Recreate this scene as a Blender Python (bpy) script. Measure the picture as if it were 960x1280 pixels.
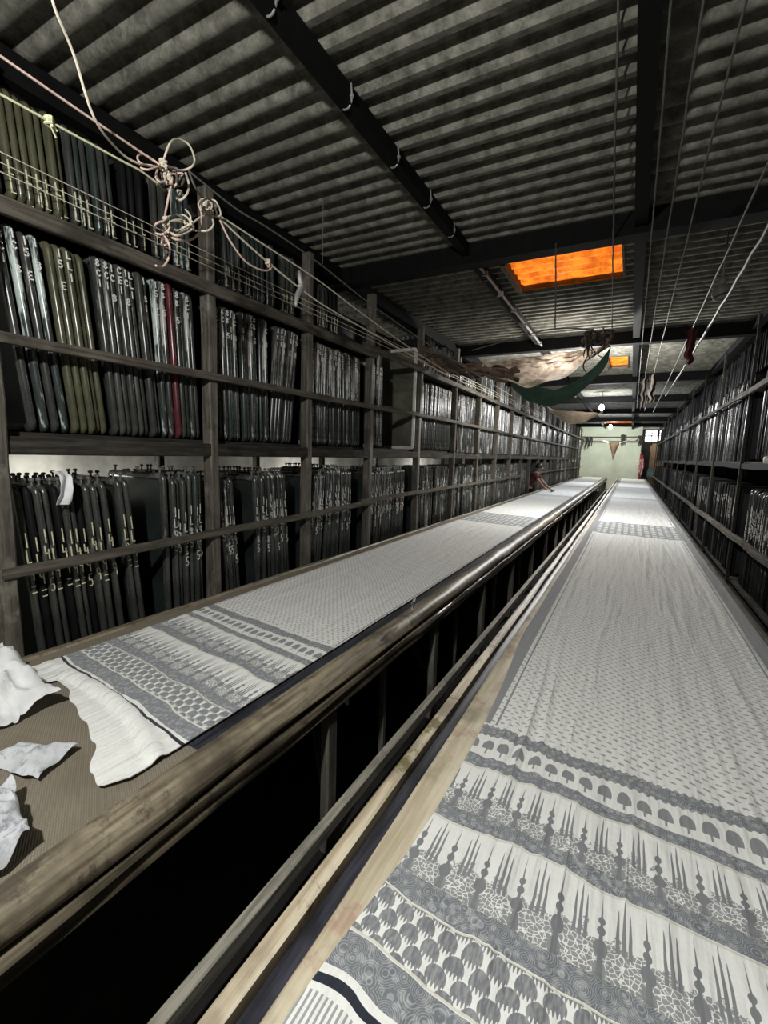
import bpy, bmesh, math, random
from mathutils import Vector, Matrix, noise as mnoise
import numpy as np

for o in list(bpy.data.objects):
    bpy.data.objects.remove(o)
SC = bpy.context.scene
COL = SC.collection
PI = math.pi
rnd = random.Random(7)

# ------------------------------------------------------------------ camera
EYE = Vector((0.0, 0.0, 1.85))
ROT = np.array([[0.87856205, -0.08685819, 0.46966412],
                [0.47676216, 0.10028978, -0.87329251],
                [0.0287501, 0.99115973, 0.12952149]])
FPX = 566.0
cam_d = bpy.data.cameras.new('camera')
cam_d.sensor_fit = 'HORIZONTAL'
cam_d.sensor_width = 36.0
cam_d.lens = FPX * 36.0 / 960.0
cam_d.clip_start = 0.02
cam_d.clip_end = 200
cam = bpy.data.objects.new('camera', cam_d)
COL.objects.link(cam)
cam.matrix_world = Matrix.Translation(EYE) @ Matrix(ROT.tolist()).to_4x4()
SC.camera = cam

# ------------------------------------------------------------------ world, exposure, main lamps, added lights
SC.view_settings.view_transform = 'Standard'
SC.view_settings.look = 'None'
SC.view_settings.gamma = 1
SC.view_settings.use_curve_mapping = False
SC.view_settings.exposure = 1.5
W = bpy.data.worlds.new('world')
SC.world = W
W.use_nodes = True
W.node_tree.nodes['Background'].inputs[0].default_value = (0.75, 0.85, 1.0, 1)
W.node_tree.nodes['Background'].inputs[1].default_value = 0.4


def lamp(name, loc, watts, color=(1, .97, .92), radius=.05):
    d = bpy.data.lights.new(name, 'POINT')
    d.energy = watts
    d.color = color
    d.shadow_soft_size = radius
    o = bpy.data.objects.new(name, d)
    COL.objects.link(o)
    o.location = loc
    return o


NEAR_LAMP = (-.69, -.55, 2.97)
lamp('lamp_or_fill_light', NEAR_LAMP, 98, (1, .985, .95), .05)
lamp('lamp_or_fill_light', (-1.0, 6.66, 3.32), 5.0, (1, .94, .86), .05)
lamp('lamp_or_fill_light', (-.75, 8.15, 2.95), 112, (1, .98, .95), .06)
lamp('lamp_or_fill_light', (-.84, 14.0, 3.12), 75, (.93, .95, 1), .07)
lamp('lamp_or_fill_light', (-.83, 20.0, 2.98), 85, (.93, .95, 1), .07)
for q_ in (1.7, 5.0, 9.0):
    lamp('lamp_or_fill_light', (-3.55, q_, 1.25), 9, (1, 1, .97), .05)   # added unseen lights that brighten the wall behind the left rack
lamp('lamp_or_fill_light', (-1.0, 26.3, 3.2), 85, (.95, 1, .95), .07)


lamp('lamp_or_fill_light', (.9, 30.3, 3.0), 14, (1, .97, .9), .2)  # added unseen light for the brown door, in place of porch daylight


# ------------------------------------------------------------------ helpers
def at(px, py, axis, val):
    """world point on the ray of a photo pixel where coordinate `axis` is `val`"""
    d = ROT @ np.array([px - 480.0, -(py - 640.0), -FPX])
    v = val - EYE[axis]
    return EYE + Vector((d * (v / d[axis])).tolist())


def props(o, label=None, cat=None, group=None, kind=None):
    if label: o['label'] = label
    if cat: o['category'] = cat
    if group: o['group'] = group
    if kind: o['kind'] = kind
    return o


def empty(name, loc=(0, 0, 0), label=None, cat=None, group=None, kind=None):
    o = bpy.data.objects.new(name, None)
    o.empty_display_size = .05
    COL.objects.link(o)
    o.location = loc
    return props(o, label, cat, group, kind)


def link(name, me, parent=None):
    o = bpy.data.objects.new(name, me)
    COL.objects.link(o)
    if parent is not None:
        o.parent = parent
    return o


class G:
    """geometry collector: verts / faces / material index"""
    def __init__(s):
        s.v, s.f, s.mi = [], [], []

    def add(s, vs, fs, mi=0):
        n = len(s.v)
        s.v += [tuple(p) for p in vs]
        s.f += [tuple(i + n for i in f) for f in fs]
        s.mi += [mi] * len(fs)

    def box(s, x0, x1, y0, y1, z0, z1, mi=0, M=None):
        vs = [Vector((x, y, z)) for x in (x0, x1) for y in (y0, y1) for z in (z0, z1)]
        if M: vs = [M @ p for p in vs]
        s.add(vs, [(0, 1, 3, 2), (4, 6, 7, 5), (0, 4, 5, 1), (2, 3, 7, 6), (0, 2, 6, 4), (1, 5, 7, 3)], mi)

    def bar(s, a, b, w, h, mi=0, bev=.12, jit=0, seg=1, up=(0, 0, 1)):
        """rough timber from a to b, chamfered section w x h"""
        a, b = Vector(a), Vector(b)
        d = (b - a).normalized()
        up = Vector(up)
        if abs(d.dot(up)) > .95: up = Vector((1, 0, 0))
        sx = d.cross(up).normalized()
        sz = sx.cross(d).normalized()
        c = bev * min(w, h)
        prof = [(-w/2+c, -h/2), (w/2-c, -h/2), (w/2, -h/2+c), (w/2, h/2-c), (w/2-c, h/2), (-w/2+c, h/2), (-w/2, h/2-c), (-w/2, -h/2+c)]
        vs, fs = [], []
        for i in range(seg + 1):
            p = a.lerp(b, i / seg)
            if jit:
                p = p + sx * rnd.uniform(-jit, jit) + sz * rnd.uniform(-jit, jit)
            for (u, v) in prof:
                vs.append(p + sx * u + sz * v)
        for i in range(seg):
            for k in range(8):
                fs.append((i*8+k, i*8+(k+1) % 8, (i+1)*8+(k+1) % 8, (i+1)*8+k))
        fs.append(tuple(range(7, -1, -1)))
        fs.append(tuple(seg*8+k for k in range(8)))
        s.add(vs, fs, mi)

    def tube(s, pts, r, n=6, mi=0, closed=False, rs=None):
        pts = [Vector(p) for p in pts]
        m = len(pts)
        if m < 2: return
        vs, fs = [], []
        prev = None
        for i, p in enumerate(pts):
            if closed:
                d = pts[(i+1) % m] - pts[i-1]
            else:
                d = pts[min(i+1, m-1)] - pts[max(i-1, 0)]
            if d.length < 1e-9: d = Vector((0, 0, 1))
            d.normalize()
            if prev is None:
                t = Vector((0, 0, 1)) if abs(d.z) < .9 else Vector((1, 0, 0))
                nx = d.cross(t).normalized()
            else:
                nx = (prev - d * prev.dot(d))
                if nx.length < 1e-6: nx = d.orthogonal()
                nx.normalize()
            prev = nx
            ny = d.cross(nx)
            rr = rs[i] if rs else r
            for k in range(n):
                a = 2*PI*k/n
                vs.append(p + nx*(math.cos(a)*rr) + ny*(math.sin(a)*rr))
        L = m if closed else m-1
        for i in range(L):
            j = (i+1) % m
            for k in range(n):
                fs.append((i*n+k, i*n+(k+1) % n, j*n+(k+1) % n, j*n+k))
        if not closed:
            fs.append(tuple(range(n-1, -1, -1)))
            fs.append(tuple((m-1)*n+k for k in range(n)))
        s.add(vs, fs, mi)

    def lathe(s, c, prof, n=12, mi=0):
        """prof: list of (radius, z) around vertical axis at c"""
        c = Vector(c)
        vs, fs = [], []
        for (r, z) in prof:
            for k in range(n):
                a = 2*PI*k/n
                vs.append(c + Vector((math.cos(a)*r, math.sin(a)*r, z)))
        for i in range(len(prof)-1):
            for k in range(n):
                fs.append((i*n+k, i*n+(k+1) % n, (i+1)*n+(k+1) % n, (i+1)*n+k))
        fs.append(tuple(range(n-1, -1, -1)))
        fs.append(tuple((len(prof)-1)*n+k for k in range(n)))
        s.add(vs, fs, mi)

    def grid(s, fn, nu, nv, mi=0):
        """fn(i/nu, j/nv) -> point"""
        vs = [fn(i/nu, j/nv) for j in range(nv+1) for i in range(nu+1)]
        fs = [(j*(nu+1)+i, j*(nu+1)+i+1, (j+1)*(nu+1)+i+1, (j+1)*(nu+1)+i) for j in range(nv) for i in range(nu)]
        s.add(vs, fs, mi)

    def sheet(s, fn, nu, nv, th=.003, mi=0):
        """closed thin sheet with thickness"""
        top = [Vector(fn(i/nu, j/nv)) for j in range(nv+1) for i in range(nu+1)]
        n1 = nu+1
        nor = []
        for j in range(nv+1):
            for i in range(n1):
                a = top[j*n1+min(i+1, nu)] - top[j*n1+max(i-1, 0)]
                b = top[min(j+1, nv)*n1+i] - top[max(j-1, 0)*n1+i]
                c = a.cross(b)
                nor.append(c.normalized() if c.length > 1e-12 else Vector((0, 0, 1)))
        bot = [p - q*th for p, q in zip(top, nor)]
        N = len(top)
        fs = []
        for j in range(nv):
            for i in range(nu):
                q = (j*n1+i, j*n1+i+1, (j+1)*n1+i+1, (j+1)*n1+i)
                fs.append(q)
                fs.append(tuple(N+k for k in reversed(q)))
        def side(a, b): fs.append((b, a, N+a, N+b))
        for i in range(nu):
            side(i, i+1); side(nv*n1+i+1, nv*n1+i)
        for j in range(nv):
            side((j+1)*n1, j*n1); side(j*n1+nu, (j+1)*n1+nu)
        s.add(top+bot, fs, mi)

    def mesh(s, name, mats, smooth=True):
        me = bpy.data.meshes.new(name)
        me.from_pydata(s.v, [], s.f)
        if not isinstance(mats, (list, tuple)): mats = [mats]
        for m in mats: me.materials.append(m)
        if len(mats) > 1: me.polygons.foreach_set('material_index', s.mi)
        if smooth:
            me.polygons.foreach_set('use_smooth', [True]*len(me.polygons))
            me.set_sharp_from_angle(angle=math.radians(44))
        me.update()
        return me

    def obj(s, name, mats, parent=None, smooth=True):
        return link(name, s.mesh(name, mats, smooth), parent)


def smooth_path(pts, sub=6, closed=False):
    """Catmull-Rom"""
    P = [Vector(p) for p in pts]
    n = len(P)
    out = []
    rng = range(n) if closed else range(n-1)
    for i in rng:
        if closed:
            a, b, c, d = P[i-1], P[i], P[(i+1) % n], P[(i+2) % n]
        else:
            a, b, c, d = P[max(i-1, 0)], P[i], P[i+1], P[min(i+2, n-1)]
        for k in range(sub):
            t = k/sub
            out.append(.5*((2*b)+(-a+c)*t+(2*a-5*b+4*c-d)*t*t+(-a+3*b-3*c+d)*t**3))
    if not closed: out.append(P[-1])
    return out


def sagline(a, b, sag, n=24, jit=0):
    a, b = Vector(a), Vector(b)
    out = []
    for i in range(n+1):
        t = i/n
        p = a.lerp(b, t)
        p.z -= sag*4*t*(1-t)
        if jit and 0 < i < n:
            p += Vector((rnd.uniform(-jit, jit), 0, rnd.uniform(-jit, jit)))
        out.append(p)
    return out


def nz(x, y, z=0.0):
    return mnoise.noise(Vector((x, y, z)))


# ------------------------------------------------------------------ node helper
class NT:
    def __init__(s, name):
        s.m = bpy.data.materials.new(name)
        s.m.use_nodes = True
        s.t = s.m.node_tree
        s.b = s.t.nodes['Principled BSDF']
        tc = s.t.nodes.new('ShaderNodeTexCoord')
        s.co = tc.outputs['Object']

    def node(s, typ, **kw):
        n = s.t.nodes.new(typ)
        for k, v in kw.items(): setattr(n, k, v)
        return n

    def put(s, sock, v):
        if isinstance(v, X): v = v.s
        if isinstance(v, bpy.types.NodeSocket): s.t.links.new(v, sock)
        elif isinstance(v, (tuple, list)):
            sock.default_value = (*v, 1) if len(v) == 3 and sock.type == 'RGBA' else v
        else: sock.default_value = v

    def math(s, op, a, b=None, c=None):
        n = s.node('ShaderNodeMath', operation=op)
        s.put(n.inputs[0], a)
        if b is not None: s.put(n.inputs[1], b)
        if c is not None: s.put(n.inputs[2], c)
        return X(s, n.outputs[0])

    def xyz(s, co=None):
        n = s.node('ShaderNodeSeparateXYZ')
        s.put(n.inputs[0], co or s.co)
        return [X(s, n.outputs[i]) for i in range(3)]

    def vec(s, x, y, z=0.0):
        n = s.node('ShaderNodeCombineXYZ')
        for i, v in enumerate((x, y, z)): s.put(n.inputs[i], v)
        return n.outputs[0]

    def noise(s, scale, detail=3, rough=.55, vec=None, stretch=None):
        v = vec or s.co
        if stretch:
            mp = s.node('ShaderNodeMapping')
            s.put(mp.inputs[0], v)
            mp.inputs['Scale'].default_value = stretch
            v = mp.outputs[0]
        n = s.node('ShaderNodeTexNoise')
        s.put(n.inputs['Vector'], v)
        n.inputs['Scale'].default_value = scale
        n.inputs['Detail'].default_value = detail
        n.inputs['Roughness'].default_value = rough
        return X(s, n.outputs[0])

    def voro(s, scale, vec=None, out=0, feature='F1'):
        n = s.node('ShaderNodeTexVoronoi', feature=feature)
        s.put(n.inputs['Vector'], vec or s.co)
        n.inputs['Scale'].default_value = scale
        return X(s, n.outputs[out])

    def step(s, x, a, b):
        """smooth 0->1 from a to b"""
        n = s.node('ShaderNodeMapRange', interpolation_type='SMOOTHSTEP')
        s.put(n.inputs[0], x)
        n.inputs[1].default_value = a
        n.inputs[2].default_value = b
        return X(s, n.outputs[0])

    def mix(s, f, a, b):
        n = s.node('ShaderNodeMix', data_type='RGBA')
        s.put(n.inputs[0], f)
        s.put(n.inputs[6], a)
        s.put(n.inputs[7], b)
        return n.outputs[2]

    def bump(s, h, strength=.3, dist=.01):
        n = s.node('ShaderNodeBump')
        s.put(n.inputs['Height'], h)
        n.inputs['Strength'].default_value = strength
        n.inputs['Distance'].default_value = dist
        s.t.links.new(n.outputs[0], s.b.inputs['Normal'])

    def out(s, color=None, rough=None, spec=None, metal=None):
        if color is not None: s.put(s.b.inputs['Base Color'], color)
        if rough is not None: s.put(s.b.inputs['Roughness'], rough)
        if spec is not None: s.put(s.b.inputs['Specular IOR Level'], spec)
        if metal is not None: s.put(s.b.inputs['Metallic'], metal)
        return s.m


class X:
    """float socket with arithmetic"""
    def __init__(s, nt, sock): s.n, s.s = nt, sock
    def __add__(s, o): return s.n.math('ADD', s, o)
    __radd__ = __add__
    def __sub__(s, o): return s.n.math('SUBTRACT', s, o)
    def __rsub__(s, o): return s.n.math('SUBTRACT', o, s)
    def __mul__(s, o): return s.n.math('MULTIPLY', s, o)
    __rmul__ = __mul__
    def __truediv__(s, o): return s.n.math('DIVIDE', s, o)
    def lt(s, o): return s.n.math('LESS_THAN', s, o)
    def gt(s, o): return s.n.math('GREATER_THAN', s, o)
    def abs(s): return s.n.math('ABSOLUTE', s)
    def fract(s): return s.n.math('FRACT', s)
    def floor(s): return s.n.math('FLOOR', s)
    def max(s, o): return s.n.math('MAXIMUM', s, o)
    def min(s, o): return s.n.math('MINIMUM', s, o)
    def sin(s): return s.n.math('SINE', s)
    def sqrt(s): return s.n.math('SQRT', s)
    def pow(s, o): return s.n.math('POWER', s, o)
    def mod2(s): return s.n.math('FLOORED_MODULO', s, 2.0)
    def inside(s, a, b): return s.gt(a) * s.lt(b)


def mat_wood(name, dark, light, rough=.6, axis='y', stain=None, stain_amt=.5, scale=9, spec=.3, bump=.35):
    n = NT(name)
    st = {'y': (1, .06, 1), 'x': (.06, 1, 1), 'z': (1, 1, .06)}[axis]
    g = n.noise(scale*6, 5, .65, stretch=st)
    big = n.noise(3.2, 4, .6)
    c = n.mix(n.step(g, .33, .68), dark, light)
    c = n.mix(n.step(big, .5, .68)*.65, c, tuple(q*.45 for q in dark))
    if stain:
        st2 = n.noise(4.2, 6, .75)
        c = n.mix(n.step(st2, .53, .63)*stain_amt, c, stain)
    n.bump(g + big*.6, bump, .006)
    return n.out(c, rough, spec)


def mat_plain(name, col, rough=.5, spec=.4, metal=0, var=.25, scale=14, bump=.15):
    n = NT(name)
    q = n.noise(scale, 4, .6)
    c = n.mix(n.step(q, .3, .72), tuple(x*(1-var) for x in col), tuple(min(1, x*(1+var)) for x in col))
    n.bump(q, bump, .004)
    return n.out(c, rough, spec, metal)


# ------------------------------------------------------------------ materials
def mat_roof():
    n = NT('roof_cement')
    a = n.noise(10, 8, .78)
    b = n.noise(1.6, 5, .65)
    c = n.mix(n.step(a, .3, .75), (.065, .064, .05), (.29, .285, .24))
    c = n.mix(n.step(b, .42, .7)*.7, c, (.09, .087, .073))
    d = n.voro(22)
    c = n.mix(n.step(d, .12, .02)*.5, c, (.05, .05, .04))
    n.bump(a, .4, .01)
    return n.out(c, .85, .2)


def mat_frame(name, col, splat=None, amt=.5, thr=.6, rough=.16, spec=.6):
    n = NT(name)
    q = n.noise(8, 5, .65, stretch=(1, 1, .25))
    c = n.mix(n.step(q, .3, .7), tuple(x*.55 for x in col), tuple(x*1.5 for x in col))
    if splat:
        w = n.noise(26, 4, .7, stretch=(1, 1, .12))
        w2 = n.noise(5, 3, .6)
        c = n.mix(n.step(w+w2*.6, thr+.22, thr+.32)*amt, c, splat)
    r = n.noise(18, 3, .6)
    n.bump(r, .25, .004)
    return n.out(c, rough + r*.24, spec)


def mat_screen_mesh(name, col):
    n = NT(name)
    q = n.noise(3, 4, .6)
    c = n.mix(n.step(q, .35, .7), tuple(x*.7 for x in col), tuple(x*1.35 for x in col))
    return n.out(c, .45, .4)


M = {}
M['roof'] = mat_roof()
M['beam'] = mat_plain('black_beam_paint', (.006, .006, .006), .75, .1)
M['conduit'] = mat_plain('grey_conduit', (.22, .21, .2), .35, .5)
M['rail'] = mat_wood('grey_rack_timber', (.055, .048, .038), (.13, .117, .097), .8, spec=.12)
M['post'] = mat_wood('worn_rack_post', (.06, .054, .043), (.15, .135, .11), .6, axis='z', stain=(.22, .21, .18), stain_amt=.5)
M['shelf'] = mat_wood('dark_shelf_board', (.022, .02, .017), (.06, .055, .047), .8, spec=.1)
M['lip'] = mat_wood('varnished_table_lip', (.11, .09, .06), (.33, .285, .20), .45, stain=(.05, .04, .03), stain_amt=.75, spec=.5, scale=7)
M['apron'] = mat_wood('grimy_table_apron', (.045, .038, .026), (.17, .145, .10), .35, stain=(.02, .017, .014), stain_amt=.8, spec=.5, scale=7)
M['rail_pale'] = mat_wood('stained_pale_rail', (.38, .31, .21), (.70, .63, .48), .5, stain=(.13, .12, .035), stain_amt=.85, scale=6)
M['edge_pale'] = mat_wood('bare_pale_wood', (.42, .36, .25), (.66, .6, .46), .6, stain=(.26, .06, .05), stain_amt=.35, scale=5)
M['trough'] = mat_wood('inky_trough', (.016, .017, .022), (.05, .052, .068), .45)
M['leg'] = mat_wood('grey_table_leg', (.075, .07, .058), (.17, .16, .135), .7, axis='z')
M['stretcher'] = mat_wood('grey_table_stretcher', (.22, .21, .17), (.44, .42, .35), .65)
M['black'] = mat_plain('black_rubber', (.012, .012, .013), .5, .3)
M['floor'] = mat_plain('sooty_floor', (.02, .019, .018), .9, .1, scale=3)
M['plaster'] = mat_plain('old_plaster', (.55, .53, .46), .9, .1, var=.35, scale=2.4)
M['sidewall'] = mat_plain('sooty_side_wall', (.03, .029, .026), .9, .1, var=.4, scale=2)
M['farwall'] = mat_plain('pale_green_wall', (.66, .70, .56), .8, .2, var=.1, scale=1.3)
M['paint'] = mat_plain('white_marking_paint', (.78, .78, .74), .5, .4, var=.15, scale=60)
M['paint_y'] = mat_plain('cream_marking_paint', (.70, .68, .46), .5, .4, var=.15, scale=60)
M['white_edge'] = mat_plain('white_tape_edge', (.72, .72, .68), .5, .3, var=.2)
M['bolt'] = mat_plain('dull_bolt_metal', (.25, .245, .23), .4, .5, .6)
M['f_dark'] = mat_frame('frame_dark', (.04, .042, .038), (.3, .3, .28), .4, .66)
M['f_green'] = mat_frame('frame_green_black', (.028, .039, .034), (.25, .28, .26), .35, .68)
M['f_grey'] = mat_frame('frame_grey', (.06, .062, .055), (.3, .3, .28), .5, .62)
M['f_olive'] = mat_frame('frame_olive', (.075, .075, .044), (.3, .3, .22), .3, .68)
M['f_teal'] = mat_frame('frame_splashed', (.035, .045, .042), (.5, .58, .55), .85, .55)
M['f_red'] = mat_frame('frame_red_edge', (.10, .022, .026))
M['f_black'] = mat_frame('frame_black', (.008, .0085, .009), rough=.4, spec=.1)
M['f_drip'] = mat_frame('frame_paint_dripped', (.036, .039, .036), (.5, .5, .47), .7, .56)
M['mesh_g'] = mat_screen_mesh('mesh_dark_green', (.016, .022, .02))
M['mesh_o'] = mat_screen_mesh('mesh_olive_grey', (.03, .031, .025))
M['mesh_lifted'] = mat_screen_mesh('mesh_olive_lifted', (.13, .135, .10))  # olive mesh with colour raised to replace light its panel does not get
M['mesh_k'] = mat_screen_mesh('mesh_black', (.007, .0075, .0075))
M['rope_pink'] = mat_plain('faded_pink_cord', (.62, .46, .40), .8, .2, scale=120)
M['rope_cream'] = mat_plain('cream_cord', (.60, .55, .44), .8, .2, scale=120)
M['rope_yellow'] = mat_plain('yellow_green_cord', (.55, .55, .36), .8, .2, scale=120)
M['rope_grey'] = mat_plain('grey_wire', (.115, .11, .10), .6, .3, scale=80)
M['rope_dark'] = mat_plain('dark_wire', (.07, .065, .06), .6, .3, scale=80)


def mat_jute():
    n = NT('brown_woven_table_cover')
    x, y, z = n.xyz()
    w = ((x*700.0 + y*260.0).sin() * (y*620.0 - x*200.0).sin())
    big = n.noise(4, 5, .65)
    c = n.mix(n.step(w, -.6, .6), (.155, .138, .105), (.255, .228, .175))
    c = n.mix(n.step(big, .46, .68)*.6, c, (.15, .13, .095))
    n.bump(w + big*2.0, .35, .003)
    return n.out(c, .85, .15)


M['jute'] = mat_jute()


def mat_cloth():
    """block-printed cotton: all in object space, u across the cloth, v along it"""
    n = NT('printed_cotton')
    x, y, z = n.xyz()
    wob = (n.noise(3.3, 2, .5) - .5)
    wob2 = (n.noise(11, 2, .5) - .5)
    v = y*NT.v_mul + NT.v_add + x*NT.v_tilt + wob*.085 + wob2*.012
    u = x + wob2*.006
    white = (.765, .78, .755)
    ink = (.12, .138, .16)
    ink2 = (.13, .142, .158)
    fibre = n.noise(300, 2, .6)

    def cells(uu, vv, pu, pv, stag=.5):
        r = (vv/pv).floor()
        cu = ((uu/pu + r.mod2()*stag).fract() - .5)
        cv = ((vv/pv).fract() - .5)
        return cu, cv
    # small field motif, staggered
    cu, cv = cells(u, v, .036, .026)
    dot = (cu*cu*7.0 + (cv + cu*.25)*(cv + cu*.25)*16.0 + wob2*.5).lt(.50)
    sidev = v.gt(1.55)
    side = (x.abs()).gt(.525)*sidev + x.abs().inside(.498, .506)*sidev
    K = dot*sidev*.72
    K = K.max(side*.85)
    # band helper: dark with mottled figure
    fig = n.voro(55, out=0)
    fig2 = n.voro(28, out=0)
    figure = n.step(fig, .55, .25)*.2 + n.step((fig2*60.0).sin(), .2, .9)*.26

    def band(a, b, scal=0):
        e = (u*(2*PI/.022)).sin()*.004*scal if scal else 0.0
        vv = v + e if scal else v
        return vv.inside(a, b)
    bands = band(1.475, 1.54, 1) + band(1.305, 1.355) + band(1.072, 1.125) + band(.805, .862) + band(.592, .668)
    K = K.max(bands*(1.0 - figure))
    # far printed end-pieces
    cu, cv = cells(u, v, .085, .2, .0)
    far = v.inside(6.75, 8.05)
    K = K.max(far*(.35 + .5*(cu.abs().gt(.3).max(cv.abs().gt(.3)))))
    far2 = v.inside(13.0, 13.6).max(v.inside(18.2, 18.9)).max(v.inside(23.0, 23.7))
    K = K.max(far2*.4)
    # little trees between bands A and B
    cu = ((u/.052).fract() - .5)
    cv = (v - 1.375)/.085
    dome = (cu*cu*1.0 + (cv-.42)*(cv-.42)*.62).lt(.135)*(cv.gt(.24 + 0.0) + cu.abs().lt(.05)).min(1.0)
    stem = cu.abs().lt(.045)*cv.inside(.1, .4)
    K = K.max((dome.max(stem))*v.inside(1.372, 1.468)*.88)

    def spires(a, b, off):
        h = b - a
        t = (v - a)/h
        p = (u + off)/.085
        cu = (p.fract() - .5)              # triple spire at cell centre
        c2 = ((p + .5).fract() - .5)       # single tasselled spire between
        tip = ((1.0 - t).max(0.0)).pow(.55)
        tr = cu.abs().lt(tip*.062)
        d1 = (cu.abs() - .135).abs()
        tip2 = ((.86 - t).max(0.0)).pow(.5)
        tr = tr.max(d1.lt(tip2*.06))
        tr = tr*t.gt(.3)
        # tassel: thin shaft, two beads, a ball
        sh = c2.abs().lt(((.97 - t).max(0.0))*.075)
        b1 = (c2*c2*26.0 + (t-.60)*(t-.60)*70.0).lt(.19)
        b2 = (c2*c2*20.0 + (t-.47)*(t-.47)*60.0).lt(.19)
        b3 = (c2*c2*9.0 + (t-.28)*(t-.28)*26.0).lt(.22)
        ts = sh.max(b1).max(b2).max(b3)
        env = t.lt((n.noise(45, 2, .5) - .5)*.6 + .36 + (cu.abs().lt(.2))*.08)
        scr = n.voro(95, feature='DISTANCE_TO_EDGE').gt(.065)*env*(1.0 - b3)*((n.noise(70, 2, .5)).gt(.30))
        ring = ((c2*c2*9.0 + (t-.07)*(t-.07)*26.0).lt(.20))
        return (tr*.92).max(ts*.95).max(scr*.8).max(ring*.85)*t.inside(0.0, 1.0)
    K = K.max(spires(1.125, 1.297, 0.0))
    K = K.max(spires(.862, 1.064, .03))
    # big leaves
    vv = v - .672
    cu, cv = cells(u, vv, .056, .0425)
    # leaves are taller than a row: combine two staggered sets

    def leafset(su, sv):
        a = ((u/.052 + su).fract() - .5)
        b = ((vv/.071 + sv).fract() - .5)
        el = (a*a*6.2 + b*b*8.2).lt(1.0)
        return el*b.gt((a*44.0).sin()*.09 - .20)
    lf = leafset(0.0, .1).max(leafset(.5, .6))
    vein = n.step(n.noise(160, 2, .6, stretch=(1, .25, 1)), .35, .7)*.22
    K = K.max(lf*v.inside(.676, .80)*(1.0 - vein))
    # border below band E: white line, near black line, thin stripes
    blk = v.inside(.562, .577)
    strp = ((u/.0115).fract().lt(.45))*v.lt(.55)*x.gt(-10.0)
    K = K.max(strp*.75*x.abs().lt(10.0)*n.node_flag)
    yel = v.inside(1.297, 1.303).max(v.inside(1.064, 1.070)).max(v.inside(1.127, 1.132)).max(v.inside(.797, .803)).max(v.inside(.864, .869)).max(v.inside(.670, .676))
    c = n.mix(n.step(fibre, .3, .7)*.12, white, (.58, .585, .55))
    c = n.mix(yel*.5, c, (.50, .47, .33))
    c = n.mix(K*.93, c, n.mix(bands, ink2, ink))
    c = n.mix(blk, c, (.025, .028, .04))
    fold = n.noise(9, 3, .6, stretch=(1.6, .16, 1))
    crs = n.noise(26, 3, .6)
    n.bump(fold*2.6 + crs*.35 + fibre*.03, .55, .02)
    n.b.inputs['Sheen Weight'].default_value = .15
    return n.out(c, .85, .15)


NT.node_flag, NT.v_mul, NT.v_add, NT.v_tilt = 1.0, 1.0, 0.0, .06
M['cloth'] = mat_cloth()
NT.node_flag, NT.v_mul, NT.v_add, NT.v_tilt = 0.0, 1.1, -.189, .14
M['cloth_plain_end'] = mat_cloth()
n_ = NT('white_scrap_cloth')
q_ = n_.noise(13, 4, .6)
n_.bump(q_, .5, .01)
M['white_cloth'] = n_.out(n_.mix(n_.step(q_, .3, .7), (.60, .62, .63), (.74, .755, .755)), .8, .2)
n_ = NT('smudged_scrap_cloth')
q_ = n_.noise(9, 5, .65)
s_ = n_.noise(38, 5, .7)
n_.bump(q_, .6, .012)
M['smudged_cloth'] = n_.out(n_.mix(n_.step(s_, .48, .6)*n_.step(q_, .40, .6)*.7, (.52, .54, .56), (.13, .145, .17)), .8, .2)


def mat_tarp(name, a, b, trans):
    n = NT(name)
    q = n.noise(5, 6, .7)
    w = n.noise(22, 4, .7, stretch=(1, 1, 3))
    c = n.mix(n.step(q + w*.3, .45, .85), a, b)
    n.bump(q + w*.4, .5, .02)
    n.out(c, .6, .35)
    tr = n.node('ShaderNodeBsdfTranslucent')
    n.t.links.new(c, tr.inputs[0])
    ms = n.node('ShaderNodeMixShader')
    ms.inputs[0].default_value = trans
    n.t.links.new(n.b.outputs[0], ms.inputs[1])
    n.t.links.new(tr.outputs[0], ms.inputs[2])
    n.t.links.new(ms.outputs[0], n.t.nodes['Material Output'].inputs[0])
    return n.m


M['tarp_brown'] = mat_tarp('dirty_brown_tarp', (.62, .55, .47), (.17, .125, .09), .25)
M['tarp_pale'] = mat_tarp('pale_tarp', (.62, .55, .46), (.44, .36, .28), .6)
M['tarp_green'] = mat_tarp('green_tarp', (.009, .028, .022), (.005, .016, .014), .04)
M['green_cloth'] = mat_plain('dark_green_sheet', (.013, .04, .031), .8, .15, scale=8, bump=.4)
M['rag_dark'] = mat_plain('dark_rag', (.055, .047, .04), .85, .15, scale=25, bump=.5)
M['rag_brown'] = mat_plain('brown_rag', (.14, .105, .08), .85, .15, scale=20, bump=.5)
M['rag_red'] = mat_plain('dark_red_rag', (.075, .02, .022), .85, .15, scale=20, bump=.5)


def mat_emit(name, col, s):
    n = NT(name)
    n.b.inputs['Emission Color'].default_value = (*col, 1)
    n.b.inputs['Emission Strength'].default_value = s
    return n.out(tuple(q*.8 for q in col), .4)


M['bulb'] = mat_emit('lit_bulb_glass', (1, .99, .97), 12)
M['daylight_pane'] = mat_emit('daylight_pane', (.95, .97, 1), 1.3)


def mat_orange():
    n = NT('orange_skylight_sheet')
    q = n.noise(9, 6, .75)
    w = n.voro(7, feature='F1')
    f = n.step(q + w*.25, .42, .78)
    c = n.mix(f, (1.0, .30, .02), (.55, .10, .004))
    n.put(n.b.inputs['Emission Color'], c)
    n.b.inputs['Emission Strength'].default_value = .42
    return n.out(c, .5)


M['orange'] = mat_orange()

# ------------------------------------------------------------------ setting: floor, walls, ceiling
YB, YF = -2.6, 29.0          # back and far ends of the shed
XL, XR = -3.25, 1.95
ZR = 3.70                    # mean height of the roof sheets

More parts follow.
